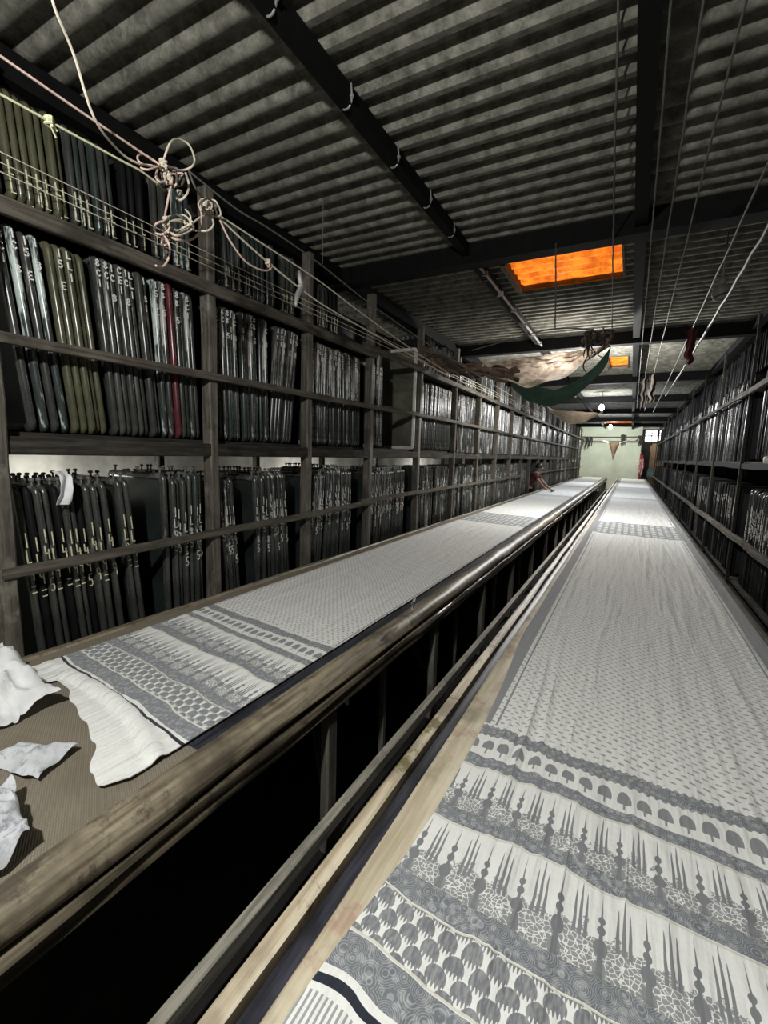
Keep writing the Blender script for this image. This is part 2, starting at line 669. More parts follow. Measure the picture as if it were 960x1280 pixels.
g = G(); g.box(XL-.9, XR+.1, YB-.1, 32, -.08, 0)
props(g.obj('floor', M['floor']), kind='structure')
g = G(); g.box(XL-.92, XL-.8, YB-.1, 32, 0, 3.9)
props(g.obj('wall_left', M['plaster']), kind='structure')
g = G(); g.box(XR, XR+.12, YB, 32, 0, 3.9)
props(g.obj('wall_right', M['sidewall']), kind='structure')
g = G(); g.box(XL-.9, XR, YB-.12, YB, 0, 3.9)
props(g.obj('wall_back', M['sidewall']), kind='structure')
# far wall: pale block with pilaster, doorway on its right
g = G()
g.box(XL-.8, .42, YF, YF+.2, 0, 3.72)
g.box(-2.78, -2.55, YF-.08, YF, 0, 3.72)
g.box(.24, .42, YF-.05, YF, 0, 3.72)
props(g.obj('wall_far', M['farwall']), kind='structure')
g = G(); g.box(.42, XR, 31.6, 31.75, 0, 3.9)
props(g.obj('wall_porch', M['sidewall']), kind='structure')
# brown door leaf beyond the doorway with frame and panels
g = G()
g.box(1.02, 1.62, 31.5, 31.58, .0, 2.75)
g.box(1.09, 1.55, 31.47, 31.5, 1.5, 2.6); g.box(1.09, 1.55, 31.47, 31.5, .15, 1.3)
g.box(.95, 1.02, 31.44, 31.6, 0, 2.85); g.box(1.62, 1.69, 31.44, 31.6, 0, 2.85); g.box(.95, 1.69, 31.44, 31.6, 2.75, 2.85)
props(g.obj('door_1', mat_wood('brown_door', (.20, .12, .07), (.38, .25, .15), .5, axis='z'), smooth=False), kind='structure')
win = props(empty('window_4', (0, 0, 0)), kind='structure')
g = G(); g.box(.62, 1.62, 31.53, 31.56, 2.95, 3.62); g.obj('pane', M['daylight_pane'], win)
g = G()
for zz in (2.92, 3.30, 3.45, 3.62): g.box(.58, 1.66, 31.47, 31.53, zz, zz+.04)
for xx in (.58, .93, 1.27, 1.62): g.box(xx, xx+.04, 31.47, 31.53, 2.92, 3.66)
g.obj('window_frame', M['beam'], win)

# corrugated cement roof sheets with three skylight holes
PITCH, AMP = .150, .030
SKY = [(-1.22, -.23, 4.56, 5.38), (-.52, -.215, 9.35, 10.45), (-1.3, -.14, 24.0, 26.2)]
NS = 8


def roof_z(y):
    ph = 2*PI*y/PITCH
    return ZR + AMP*(math.sin(ph) + .18*math.sin(3*ph))


def roof_strip(g, x0, x1, y0, y1):
    n = max(2, int(round((y1-y0)/(PITCH/NS))))
    vs, fs = [], []
    for i in range(n+1):
        y = y0 + (y1-y0)*i/n
        z = roof_z(y)
        vs += [(x0, y, z), (x1, y, z), (x1, y, z+.012), (x0, y, z+.012)]
    for i in range(n):
        a, b = i*4, i*4+4
        fs += [(a, b, b+1, a+1), (a+3, a+2, b+2, b+3), (a, a+3, b+3, b), (a+1, b+1, b+2, a+2)]
    fs += [(0, 1, 2, 3), (n*4+3, n*4+2, n*4+1, n*4)]
    g.add(vs, fs)


g = G()
roof_strip(g, XL-.9, -1.42, YB, 32)
roof_strip(g, -.085, XR+.1, YB, 32)
y = YB
for (x0, x1, y0, y1) in SKY:
    roof_strip(g, -1.42, -.085, y, y0)
    roof_strip(g, -1.42, x0, y0, y1)
    roof_strip(g, x1, -.085, y0, y1)
    y = y1
roof_strip(g, -1.42, -.085, y, 32)
props(g.obj('ceiling', M['roof']), kind='structure')
g = G(); g.box(XL-.9, XR+.1, 31.9, 32.0, 0, 3.9)
props(g.obj('wall_end', M['sidewall']), kind='structure')

for i, (x0, x1, y0, y1) in enumerate(SKY):
    w = props(empty('window_%d' % (i+1), (0, 0, 0)), kind='structure')
    g = G(); g.grid(lambda s, t: (x0-.02+(x1-x0+.04)*s, y0+(y1-y0)*t, ZR+.03+.018*math.sin(2*PI*t*(y1-y0)/PITCH)), 2, 60)
    g.obj('pane', M['orange'], w)
    g = G()
    g.box(x0-.05, x0, y0, y1, ZR-.05, ZR+.06); g.box(x1, x1+.02, y0, y1, ZR-.035, ZR+.06)
    g.box(x0-.03, x1+.02, y0-.02, y0, ZR-.03, ZR+.06); g.box(x0-.03, x1+.02, y1, y1+.02, ZR-.005, ZR+.06)
    g.obj('window_frame', M['rag_brown'], w)

# purlins along the shed, cross beams across it (all black painted steel)
tn = 0


def trim(g, m='beam'):
    global tn
    tn += 1
    return props(g.obj('trim_%d' % tn, M[m]), kind='structure')


for (xx, w, z0, z1) in ((-1.415, .045, 3.575, 3.668), (-.085, .06, 3.555, 3.668), (-2.735, .05, 3.53, 3.668), (1.25, .06, 3.55, 3.668)):
    g = G()
    g.box(xx-w/2, xx+w/2, YB, YF, z0, z1)
    g.box(xx-w/2-.012, xx+w/2+.012, YB, YF, z0-.008, z0+.004)   # flange
    t = trim(g)
    if xx == -1.415:
        for k, yy in enumerate([.95, 1.55, 2.1, 2.62, 3.12, 3.6, 4.6, 5.1]):   # pale hook bolts on the flange
            g = G()
            g.tube(smooth_path([(xx+.03, yy, z0+.09), (xx+.036, yy, z0+.02), (xx+.02, yy, z0-.014), (xx-.01, yy+.006, z0-.014), (xx-.022, yy+.008, z0)], 4), .005, 6)
            g.lathe((xx+.036, yy, z0+.03), [(.011, -.006), (.011, .006)], 6)
            g.obj('hook_bolt', M['conduit'], t)
for k, yy in enumerate([-1.2, 4.05, 7.6, 11.3, 15.0, 18.7, 22.4, 26.1]):
    g = G()
    g.box(XL-.8, XR, yy-.045, yy+.045, 3.50, 3.665)
    g.box(XL-.8, XR, yy-.07, yy+.07, 3.492, 3.502)
    trim(g)

# conduit clipped to the first purlin beyond the first cross beam
g = G()
g.tube([(-1.36, 4.2, 3.55), (-1.36, 7.5, 3.55)], .014, 8)
for yy in (4.4, 5.0, 5.6, 6.2, 6.8, 7.3): g.box(-1.39, -1.335, yy-.012, yy+.012, 3.53, 3.57)
props(g.obj('conduit', M['conduit']), 'pale conduit pipe clipped along the ceiling beam past the first cross beam', 'pipe')

# ------------------------------------------------------------------ printing tables
def sweep_y(g, prof, y0, y1, n, jit=.0, seed=0.0, mi=0):
    """closed profile [(x,z)] swept along y with a little waviness"""
    m = len(prof)
    vs, fs = [], []
    for i in range(n+1):
        y = y0+(y1-y0)*i/n
        for k, (x, z) in enumerate(prof):
            vs.append((x+jit*nz(y*1.7, k*.35, seed), y, z+jit*nz(y*2.1, k*.35, seed+9)))
    for i in range(n):
        for k in range(m):
            a, b = i*m+k, i*m+(k+1) % m
            fs.append((a, a+m, b+m, b))
    fs.append(tuple(range(m)))
    fs.append(tuple(n*m+k for k in reversed(range(m))))
    g.add(vs, fs, mi)


TE = 27.8   # far end of both tables

lt = empty('printing_table', (-1.75, .1, 0), 'long left printing table with brown woven cover and rounded varnished lip', 'table', 'long printing tables')


def tpart(t, g, name, m):
    o = g.obj(name, m, t)
    o.matrix_parent_inverse = Matrix.Translation(-t.location)
    return o


g = G(); g.box(-2.40, -1.17, .1, TE, .775, .842); tpart(lt, g, 'tabletop', M['jute'])
g = G()
prof = [(-1.195, .842), (-1.18, .853), (-1.155, .862), (-1.125, .861), (-1.098, .85), (-1.08, .832), (-1.072, .81), (-1.078, .792), (-1.095, .78), (-1.15, .778)]
sweep_y(g, prof, .12, TE, 220, .010, 3); tpart(lt, g, 'rounded_lip', M['lip'])
g = G()
prof = [(-1.16, .777), (-1.085, .777), (-1.068, .772), (-1.060, .755), (-1.066, .742), (-1.076, .738), (-1.066, .728), (-1.064, .71), (-1.078, .695), (-1.10, .69), (-1.15, .69)]
sweep_y(g, prof, .12, TE, 220, .010, 4); tpart(lt, g, 'apron', M['apron'])
g = G(); g.box(-1.243, -1.19, .95, TE, .838, .8445); tpart(lt, g, 'groove', M['trough'])
g = G(); sweep_y(g, [(-2.425, .80), (-2.425, .852), (-2.415, .858), (-2.392, .858), (-2.385, .85), (-2.385, .80)], .1, TE, 80, .006, 5)
tpart(lt, g, 'edge_strip', M['lip'])
for yy in [1.58, 2.83, 4.02, 5.2, 6.4, 7.6, 8.8, 10, 11.2, 12.4, 13.6, 14.8, 16, 17.2, 18.4, 19.6, 20.8, 22, 23.2, 24.4, 25.6, 26.8]:
    g = G(); g.bar((-1.1, yy, 0), (-1.1, yy, .78), .07, .045, jit=.002, seg=4); tpart(lt, g, 'leg', M['leg'])
    g = G(); g.bar((-2.3, yy, 0), (-2.3, yy, .78), .06, .05); tpart(lt, g, 'leg', M['leg'])
    g = G(); g.bar((-1.12, yy+.06, .74), (-2.28, yy+.06, .74), .05, .06); tpart(lt, g, 'bearer', M['leg'])
for yy in (2.17, 3.4, 4.6, 5.8):
    g = G(); g.bar((-1.14, yy, 0), (-1.14, yy, .76), .035, .03, jit=.002, seg=3); tpart(lt, g, 'prop', M['leg'])
g = G(); g.bar((-1.035, .1, .215), (-1.035, TE-.3, .235), .045, .06, bev=.06, jit=.002, seg=30); tpart(lt, g, 'stretcher', M['stretcher'])
g = G(); g.bar((-2.3, .1, .215), (-2.3, TE-.3, .235), .035, .05); tpart(lt, g, 'stretcher', M['stretcher'])
for (ya, yb) in ((1.62, 2.75), (2.87, 3.95)):
    g = G(); g.bar((-1.16, ya, .28), (-2.25, yb, .70), .03, .05); tpart(lt, g, 'brace', M['leg'])
    g = G(); g.bar((-1.2, ya+.1, .66), (-2.25, yb-.1, .25), .03, .05); tpart(lt, g, 'brace', M['leg'])

rt = empty('printing_table', (.1, -.4, 0), 'long right printing table with inky trough and pale stained side rail', 'table', 'long printing tables')
g = G(); g.box(-.49, .765, -.4, TE, .775, .842); tpart(rt, g, 'tabletop', M['jute'])
g = G()
sweep_y(g, [(-.582, .78), (-.584, .845), (-.574, .86), (-.555, .862), (-.538, .855), (-.534, .78)], -.4, TE, 160, .006, 7)
tpart(rt, g, 'side_rail', M['rail_pale'])
g = G()
sweep_y(g, [(-.536, .76), (-.536, .825), (-.515, .815), (-.488, .822), (-.485, .76)], -.4, TE, 120, .004, 8)
tpart(rt, g, 'trough', M['trough'])
g = G()
sweep_y(g, [(-.492, .79), (-.492, .842), (-.484, .848), (-.43, .848), (-.385, .8455), (-.38, .79)], -.4, TE, 160, .004, 11)
tpart(rt, g, 'edge_strip', M['edge_pale'])
g = G()
sweep_y(g, [(.755, .77), (.752, .845), (.765, .858), (.785, .858), (.795, .845), (.795, .77)], -.4, TE, 120, .006, 13)
tpart(rt, g, 'side_rail', M['rail'])
for yy in [.3, 1.5, 2.7, 3.9, 5.1, 6.3, 7.5, 8.7, 9.9, 11.1, 12.3, 13.5, 14.7, 15.9, 17.1, 18.3, 19.5, 20.7, 21.9, 23.1, 24.3, 25.5, 26.7]:
    g = G(); g.bar((-.45, yy, 0), (-.45, yy, .79), .06, .05); tpart(rt, g, 'leg', M['leg'])
    g = G(); g.bar((.7, yy, 0), (.7, yy, .79), .06, .05); tpart(rt, g, 'leg', M['leg'])

# ------------------------------------------------------------------ printed cloths on the tables
def ridge(x, y, pts, r):
    """distance falloff to a polyline in plan"""
    best = 9
    p = Vector((x, y))
    for a, b in zip(pts[:-1], pts[1:]):
        a, b = Vector(a), Vector(b)
        t = max(0, min(1, (p-a).dot(b-a)/(b-a).length_squared))
        best = min(best, (p-a.lerp(b, t)).length)
    return max(0.0, 1-(best/r)**2)**.5 if best < r else 0.0


def ysamples(y0, y1, d0, k):
    ys, y, d = [], y0, d0
    while y < y1:
        ys.append(y); y += d; d = min(.25, d*k)
    ys.append(y1)
    return ys


def make_cloth(name, m, cx, hw, shift, starts, ridges, folds, nu, lpull):
    """starts: [(x, y)] near edge across the cloth"""
    base = ysamples(0, 1, .004, 1.012)
    nv = len(base)-1
    y_end = TE-.25

    def start(x):
        for (a, b) in zip(starts[:-1], starts[1:]):
            if a[0] <= x <= b[0]:
                t = (x-a[0])/(b[0]-a[0]); t = t*t*(3-2*t)
                return a[1]+(b[1]-a[1])*t
        return starts[0][1] if x < starts[0][0] else starts[-1][1]

    vals = []
    tt, d = 0.0, .012
    yy = 0.0
    rows = [0.0]
    while rows[-1] < y_end-.3:
        rows.append(rows[-1]+d); d = min(.3, d*1.013)
    rows = [r/rows[-1] for r in rows]
    nv = len(rows)-1

    def fn(s, t):
        x = cx-hw+2*hw*s
        k = rows[int(round(t*nv))]
        ys = start(x)
        y = ys+(y_end-ys)*k
        edge = hw*(1+.012*nz(y*1.9, 3.3, s))
        xx = cx+(x-cx)/hw*edge
        if lpull:
            e_ = max(0, min(1, (y-.45)/.75, (2.7-y)/1.2)); e_ = e_*e_*(3-2*e_)
            xx = cx+hw-(cx+hw-xx)*(1-lpull*e_/(2*hw))
        z = .8575
        z += .003*nz(x*7, y*1.1, 1.7)
        for (fx, amp, wd, y0, y1, sl) in folds:
            if y0 < y < y1:
                e = min(1, (y-y0)/.25, (y1-y)/.4)
                q = (x-fx-sl*(y-y0)-.012*nz(y*2, fx*5, 4))/wd
                z += amp*e*math.exp(-q*q)
        for (pts, r, h) in ridges:
            z += h*ridge(x, y, pts, r)
        if y-ys < .05:
            z += .004*(1+nz(x*18, 0, 5))*(1-(y-ys)/.05)
        return Vector((xx-cx, y-shift, max(z, .8535)-.85))
    g = G(); g.sheet(fn, nu, nv, .003)
    o = g.obj(name, m)
    o.location = (cx, shift, .85)
    return o


frnd = random.Random(3)
rf = []
for k in range(34):
    fx = frnd.uniform(-.42, .66)
    y0 = frnd.uniform(1.7, 5.2) if k < 24 else frnd.uniform(.4, 1.4)
    rf.append((fx, frnd.uniform(.003, .008), frnd.uniform(.006, .014), y0, y0+frnd.uniform(.8, 2.6), frnd.uniform(-.05, .05)))
for fx in (-.36, -.33, -.29): rf.append((fx, .011, .013, 1.2, 7.5, -.008))
for fx in (.60, .64): rf.append((fx, .008, .014, 1.8, 9, .005))
c1 = make_cloth('printed_cloth', M['cloth'], .1465, .5985, 0.0, [(-.46, .40), (.75, .36)], [], rf, 96, .055)
props(c1, 'long grey and white block-printed cloth spread over the right table', 'cloth', 'printed cloths on the tables')
lf_ = []
for k in range(16):
    y0 = frnd.uniform(1.0, 6)
    lf_.append((frnd.uniform(-2.2, -1.3), frnd.uniform(.001, .004), frnd.uniform(.008, .02), y0, y0+frnd.uniform(.8, 2.6), frnd.uniform(-.04, .04)))
c2 = make_cloth('printed_cloth', M['cloth_plain_end'], -1.757, .513, .31,
                [(-2.27, .93), (-2.19, .875), (-2.09, .86), (-2.05, .94), (-1.95, .93), (-1.82, .88), (-1.65, .835), (-1.5, .785), (-1.36, .70), (-1.29, .68), (-1.235, .75)],
                [([(-2.07, .985), (-1.90, .99), (-1.72, .975), (-1.55, .945), (-1.40, .90), (-1.27, .845)], .032, .019),
                 ([(-2.25, 1.0), (-2.1, 1.03), (-2.0, 1.02)], .03, .006), ([(-1.62, 1.02), (-1.48, .985), (-1.33, .92)], .022, .005)], lf_, 110, 0)
props(c2, 'block-printed cloth on the left table with its white end folded back', 'cloth', 'printed cloths on the tables')


# crumpled white scraps at the near end of the left table
def crumple(name, corners, h, m, seed, label, n=26, amp=.035, base=.846):
    """corners: four plan points (x,y,z offset) of a crumpled sheet"""
    A, B, C_, D = [Vector(c) for c in corners]

    def fn(s, t):
        p = A.lerp(B, s).lerp(D.lerp(C_, s), t)
        w = 4*s*(1-s)*4*t*(1-t)
        r1 = 1-abs(nz(p.x*9+seed, p.y*9, seed))*2
        r2 = 1-abs(nz(p.x*21, p.y*21+seed, seed*2))*2
        z = p.z+h*w**.6*(.6+.4*nz(p.x*5, p.y*5, seed))+amp*r1*.8+amp*.35*r2
        ex = .02*nz(p.x*14, p.y*14, seed+3)
        ey = .02*nz(p.x*14, p.y*14, seed+7)
        return Vector((p.x+ex, p.y+ey, base+max(.004, z)))
    g = G(); g.sheet(fn, n, n, .002)
    return props(g.obj(name, m), label, 'cloth', 'crumpled scraps on the left table')


crumple('cloth_scrap', [(-2.34, .55, 0), (-1.88, .58, .0), (-1.84, .84, .03), (-2.36, .88, .10)], .13, M['white_cloth'], 2.3,
        'largest crumpled white cloth heaped at the left edge of the photo', amp=.05)
crumple('cloth_scrap', [(-1.70, .565, 0), (-1.47, .60, 0), (-1.515, .735, .012), (-1.70, .66, .0)], .035, M['smudged_cloth'], 5.1,
        'small pointed smudged cloth scrap lying alone on the brown table cover', amp=.022)
crumple('cloth_scrap', [(-1.56, .345, 0), (-1.19, .37, 0), (-1.21, .485, .02), (-1.46, .53, .03)], .10, M['smudged_cloth'], 8.7,
        'crumpled smudged cloth nearest the camera on the left table corner', amp=.05)

# torn scraps caught under the lip of the left table
for k, (px, py, sz, lab) in enumerate([(436, 877, .035, 'small pale triangular scrap caught under the table lip by the first leg'),
                                       (518, 757, .05, 'pale torn scrap hanging under the lip near the third leg'),
                                       (510, 805, .04, 'dim torn scrap hanging below the lip between two legs'),
                                       (35, 1182, .02, 'tiny pale chip at the lower left below the table lip')]):
    p = at(px, py, 0, -1.075)
    g = G()
    g.sheet(lambda s, t: (p.x-.01+.012*math.sin(s*5+k), p.y+(s-.5)*2*sz*(1-t*.8), p.z+sz*(.6-1.1*t)+.006*math.sin(s*7)), 5, 5, .0015)
    g.tube([(p.x-.005, p.y, p.z+sz*.55), (p.x-.01, p.y, max(p.z+sz*.6, .74))], .0015, 5)
    props(g.obj('cloth_scrap', M['smudged_cloth']), lab, 'scrap', 'scraps under the table lip')

# ------------------------------------------------------------------ racks
LPY = [.98, 2.20, 3.245, 4.33, 5.62, 7.0, 8.3, 9.6, 10.9, 12.2, 13.35, 14.75, 16, 17.3, 18.6, 19.9, 21.2, 22.5, 23.8, 25.1, 26.4, 27.7]
SHELF_U, SHELF_L, SHELF_T = 1.90, .56, 2.945
lr = empty('screen_rack', (-2.55, .9, 0), 'long grey timber rack along the left wall holding upright screens', 'rack', 'screen racks along the walls')


def rpart(t, g, name, m):
    o = g.obj(name, m, t)
    o.matrix_parent_inverse = Matrix.Translation(-t.location)
    return o


for i, yy in enumerate(LPY):
    g = G(); wd = .085 if i else .12
    g.bar((-2.55, yy, 0), (-2.55, yy, 3.495), .07, wd, jit=.004, seg=12)
    if i == 0: g.box(-2.60, -2.51, yy-.10, yy-.03, 0, 1.95)
    rpart(lr, g, 'post', M['post'] if yy < 5.7 else M['rail'])
    g = G(); g.bar((-3.245, yy+.1, 0), (-3.245, yy+.1, 3.45), .05, .06); rpart(lr, g, 'post', M['post'])
    for zz in (SHELF_U-.075, SHELF_L-.06, SHELF_T-.06):
        g = G(); g.bar((-2.53, yy+.03, zz), (-3.22, yy+.03, zz), .04, .05); rpart(lr, g, 'bearer', M['shelf'])


def longbar(t, x, z, y0, y1, w, h, name='rail', jit=.006, m='rail', dz=0.0):
    g = G(); n = max(4, int((y1-y0)/.6))
    g.bar((x, y0, z), (x, y1, z+dz), w, h, jit=jit, seg=n)
    return rpart(t, g, name, M[m])


longbar(lr, -2.50, 2.875, .3, 4.4, .035, .075, dz=.01)
longbar(lr, -2.49, 2.93, 4.1, 28, .035, .065)
longbar(lr, -2.485, 2.305, .3, 5.0, .03, .048, dz=.04)
longbar(lr, -2.495, 2.36, 4.6, 28, .03, .045)
longbar(lr, -2.485, 1.245, .95, 4.4, .03, .05, dz=.06)
longbar(lr, -2.49, 1.33, 4.1, 12.2, .03, .048, dz=.03)
longbar(lr, -2.49, 1.38, 14.6, 28, .03, .045)
longbar(lr, -2.53, 1.83, .95, 28, .04, .085, 'shelf_edge', m='shelf')
for (zz, ya, yb) in ((SHELF_U, .9, 28), (SHELF_L, .9, 13.3), (SHELF_L, 14.8, 28), (SHELF_T, .9, 4.36), (SHELF_T, 5.68, 28)):
    g = G()
    g.box(-3.215, -2.60, ya, yb, zz-.03, zz)
    rpart(lr, g, 'shelf', M['shelf'])
g = G(); g.box(-3.235, -3.222, .6, 28, 1.845, 3.5); rpart(lr, g, 'light_block_board', M['black'])  # added unseen board, keeps the lights behind the rack from leaking through
g = G(); g.box(-3.235, -3.222, .6, 28, 0, 1.45); rpart(lr, g, 'light_block_board', M['black'])  # same added light blocker, below the lit gap

rr_ = empty('screen_rack', (1.15, 3.2, 0), 'dark timber rack along the right wall with white-numbered screens', 'rack', 'screen racks along the walls')
RPY = [4.6, 6.55, 8.6, 10.6, 12.6, 14.6, 16.6, 18.6, 20.6, 22.6, 24.6, 26.6, 28.2]
for i, yy in enumerate([2.9]+RPY):
    g = G(); g.bar((1.12, yy, 0), (1.12, yy, 3.48), .035, .035, jit=.004, seg=10); rpart(rr_, g, 'post', M['shelf'])
    g = G(); g.bar((1.90, yy, 0), (1.90, yy, 3.45), .05, .06); rpart(rr_, g, 'post', M['post'])
    for zz in (SHELF_U-.075, .45):
        g = G(); g.bar((1.1, yy+.04, zz), (1.9, yy+.04, zz), .04, .05); rpart(rr_, g, 'bearer', M['shelf'])
longbar(rr_, 1.09, 2.66, 2.8, 7.0, .04, .06, dz=-.02)
longbar(rr_, 1.09, 2.64, 6.8, 28.2, .03, .045, m='shelf')
longbar(rr_, 1.07, 1.03, 2.8, 28.2, .045, .065, jit=.012)
longbar(rr_, 1.13, 1.82, 2.8, 28.2, .03, .06, 'shelf_edge', m='beam')  # edge coloured black to stand for the shade it lies in
for zz in (SHELF_U-.03, .50):
    g = G()
    g.box(1.145, 1.85, 2.8, 28.2, zz-.03, zz)
    rpart(rr_, g, 'shelf', M['shelf'])

# ------------------------------------------------------------------ printing screens
TH = .033                 # thickness of a screen frame
DEP = .60                 # depth into the rack
_cache = {}


def frame_mesh(h, m, th=TH):
    key = ('f', h, m, th)
    if key in _cache: return _cache[key]
    w, r = .042, .045
    path = []
    for (cx_, cz_, a0) in ((-r, r, -90), (-r, h-r, 0), (-DEP+r, h-r, 90), (-DEP+r, r, 180)):
        for k in range(4):
            a = math.radians(a0+30*k)
            path.append((cx_+math.cos(a)*r, cz_+math.sin(a)*r))
    n = len(path)
    prof = [(-.5, -.30), (-.5, .12), (-.38, .36), (-.14, .5), (.14, .5), (.38, .36), (.5, .12), (.5, -.30), (.25, -.5), (-.25, -.5)]
    prof = [(a*th, b*w) for a, b in prof]
    vs, fs = [], []
    for i in range(n):
        p0, p1 = path[i-1], path[(i+1) % n]
        tx, tz = p1[0]-p0[0], p1[1]-p0[1]
        l = math.hypot(tx, tz); tx, tz = tx/l, tz/l
        nx, nzz = tz, -tx
        for (a, b) in prof:
            vs.append((path[i][0]+nx*(b-w/2), a, path[i][1]+nzz*(b-w/2)))
    m8 = len(prof)
    for i in range(n):
        j = (i+1) % n
        for k in range(m8):
            fs.append((i*m8+k, j*m8+k, j*m8+(k+1) % m8, i*m8+(k+1) % m8))
    g = G(); g.add(vs, fs)
    _cache[key] = g.mesh('frame', M[m])
    return _cache[key]


def panel_mesh(h, m):
    key = ('p', h, m)
    if key not in _cache:
        g = G(); g.box(-DEP+.03, -.03, -.0012, .0012, .03, h-.03)
        _cache[key] = g.mesh('mesh_panel', M[m])
    return _cache[key]


def bolt_mesh(h):
    key = 'b'
    if key not in _cache:
        g = G()
        g.lathe((0, 0, -.002), [(.006, 0), (.006, .022), (.013, .024), (.013, .034), (.008, .038)], 8)
        _cache[key] = g.mesh('tension_bolt', M['bolt'])
    return _cache[key]


STROKE = {
    '1': [[(.5, 0), (.5, 1)]],
    '4': [[(.1, 1), (.1, .45), (.9, .45)], [(.75, .7), (.75, 0)]],
    'L': [[(.15, 1), (.15, .1), (.85, .1)]],
    '9': [[(.85, .65), (.5, .45), (.15, .65), (.2, .95), (.6, 1), (.85, .8), (.8, 0)]],
    '=': [[(.1, .3), (.9, .3)], [(.1, .75), (.9, .75)]],
    '5': [[(.85, 1), (.2, 1), (.15, .55), (.7, .55), (.85, .25), (.5, 0), (.1, .1)]],
    '8': [[(.5, .52), (.15, .75), (.5, 1), (.85, .75), (.5, .52), (.1, .25), (.5, 0), (.9, .25), (.5, .52)]],
    '6': [[(.8, .95), (.3, .75), (.1, .25), (.5, 0), (.85, .25), (.5, .5), (.15, .3)]],
    '0': [[(.5, 0), (.12, .3), (.15, .75), (.5, 1), (.85, .75), (.88, .3), (.5, 0)]],
    'C': [[(.85, .8), (.5, 1), (.15, .7), (.15, .3), (.5, 0), (.85, .2)]],
    'E': [[(.85, 1), (.2, 1), (.2, 0), (.85, 0)], [(.2, .5), (.7, .5)]],
    '2': [[(.15, .8), (.5, 1), (.85, .75), (.15, .05), (.9, .05)]],
    '7': [[(.1, 1), (.85, 1), (.4, 0)]],
    'B': [[(.15, 0), (.15, 1), (.75, .8), (.2, .52), (.85, .28), (.15, 0)]],
}


def number_mesh(txt, ztop, m, ch=.052, gap=.016, wd=.022, sw=.0056):
    key = ('n', txt, round(ztop, 3), m, ch)
    if key in _cache: return _cache[key]
    g = G()
    z = ztop
    for c in txt:
        if c != ' ':
            for st in STROKE[c]:
                pts = [Vector((.0008, (a-.5)*wd, z-ch+b*ch)) for a, b in st]
                for a, b in zip(pts[:-1], pts[1:]):
                    d = (b-a).normalized()
                    s_ = Vector((0, -d.z, d.y))*sw/2
                    e = d*sw*.35
                    q = [a-e-s_, b+e-s_, b+e+s_, a-e+s_]
                    lo = [p-Vector((.0028, 0, 0)) for p in q]
                    g.add(q+lo, [(0, 1, 2, 3), (7, 6, 5, 4), (0, 4, 5, 1), (1, 5, 6, 2), (2, 6, 7, 3), (3, 7, 4, 0)])
        z -= ch+gap
    _cache[key] = g.mesh('painted_number', M[m], False)
    return _cache[key]


ORD = ['first', 'second', 'third', 'fourth', 'fifth', 'sixth', 'seventh', 'eighth', 'ninth', 'tenth', 'eleventh', 'twelfth', 'thirteenth',
       'fourteenth', 'fifteenth', 'sixteenth', 'seventeenth', 'eighteenth', 'nineteenth', 'twentieth', 'twenty-first', 'twenty-second',
       'twenty-third', 'twenty-fourth', 'twenty-fifth', 'twenty-sixth', 'twenty-seventh', 'twenty-eighth', 'twenty-ninth', 'thirtieth',
       'thirty-first', 'thirty-second', 'thirty-third', 'thirty-fourth', 'thirty-fifth', 'thirty-sixth', 'thirty-seventh', 'thirty-eighth', 'thirty-ninth', 'fortieth', 'forty-first', 'forty-second', 'forty-third']
LOOK = {'f_dark': 'dark grey', 'f_green': 'green-black', 'f_grey': 'grey', 'f_olive': 'olive', 'f_teal': 'white-splashed',
        'f_red': 'red-edged', 'f_black': 'black', 'f_drip': 'paint-dripped'}


def put_screen(x, y, z, lean, h, fm, pm, label, group, num=None, ztop=None, nm='paint', bolts=False, side=1, ch=.052, rz=0.0):
    e = empty('printing_screen', (x, y, z+.003), label, 'screen', group)
    e.rotation_euler = (math.radians(lean), 0, (0 if side > 0 else PI) + math.radians(rz))
    link('frame', frame_mesh(h, fm), e)
    link('mesh_panel', panel_mesh(h, pm), e)
    if num:
        link('painted_number', number_mesh(num, ztop, nm, ch), e)
    if bolts:
        for bx in (-.05, -.28, -.52):
            link('tension_bolt', bolt_mesh(h), e).location = (bx, 0, h)
    return e


BAYN = ['first bay', 'second bay', 'third bay', 'fourth bay']
NUMS_L = ['1L9=', '149=', '14 9', '1L9=', '1495', '1L9=', '149=']
NUMS_U = ['8C1', 'CE1', '1C 8', 'LL1', '15 E', '8B 5', 'EC1', '1 81', 'B5E', '6C 1']
count = 0


def fill_bay(side, x, z, y0, y1, bay, tier, rack, h0, runs, numf, bolts, group, endword):
    """runs: list of (n, lean deg, frame mat list, gap before)"""
    global count
    y = y0
    k = 0
    prev = 0
    prev = None
    for (n, lean, mats, gap) in runs:
        hm = max(h0)
        if prev is None:
            y += max(0.0, hm*math.sin(math.radians(lean)))
        else:
            y += max(gap, hm*(math.sin(math.radians(lean))-math.sin(math.radians(prev)))+.004)
        prev = lean
        # leaning the top towards -y shifts tops back: keep bottoms clear of the previous run
        for i in range(n):
            if y+max(0.0, -hm*math.sin(math.radians(lean))) > y1: break
            fm = mats[i % len(mats)]
            pm = {'f_olive': 'mesh_o', 'f_grey': 'mesh_o', 'f_black': 'mesh_k'}.get(fm, 'mesh_g')
            h = h0[(k*3+i) % len(h0)]
            num, ztop, nm, ch = numf(k, h, rnd)
            lab = '%s screen, %s from %s, %s of %s rack, %s' % (LOOK[fm], ORD[k], endword, tier, rack, bay)
            put_screen(x+side*rnd.uniform(-.018, .012), y, z, lean+rnd.uniform(-.07, .07), h, fm, pm, lab, group, num, ztop, nm, bolts, side, ch)
            k += 1; count += 1
            y += (TH+rnd.uniform(.0035, .008))/math.cos(math.radians(lean))
    return y


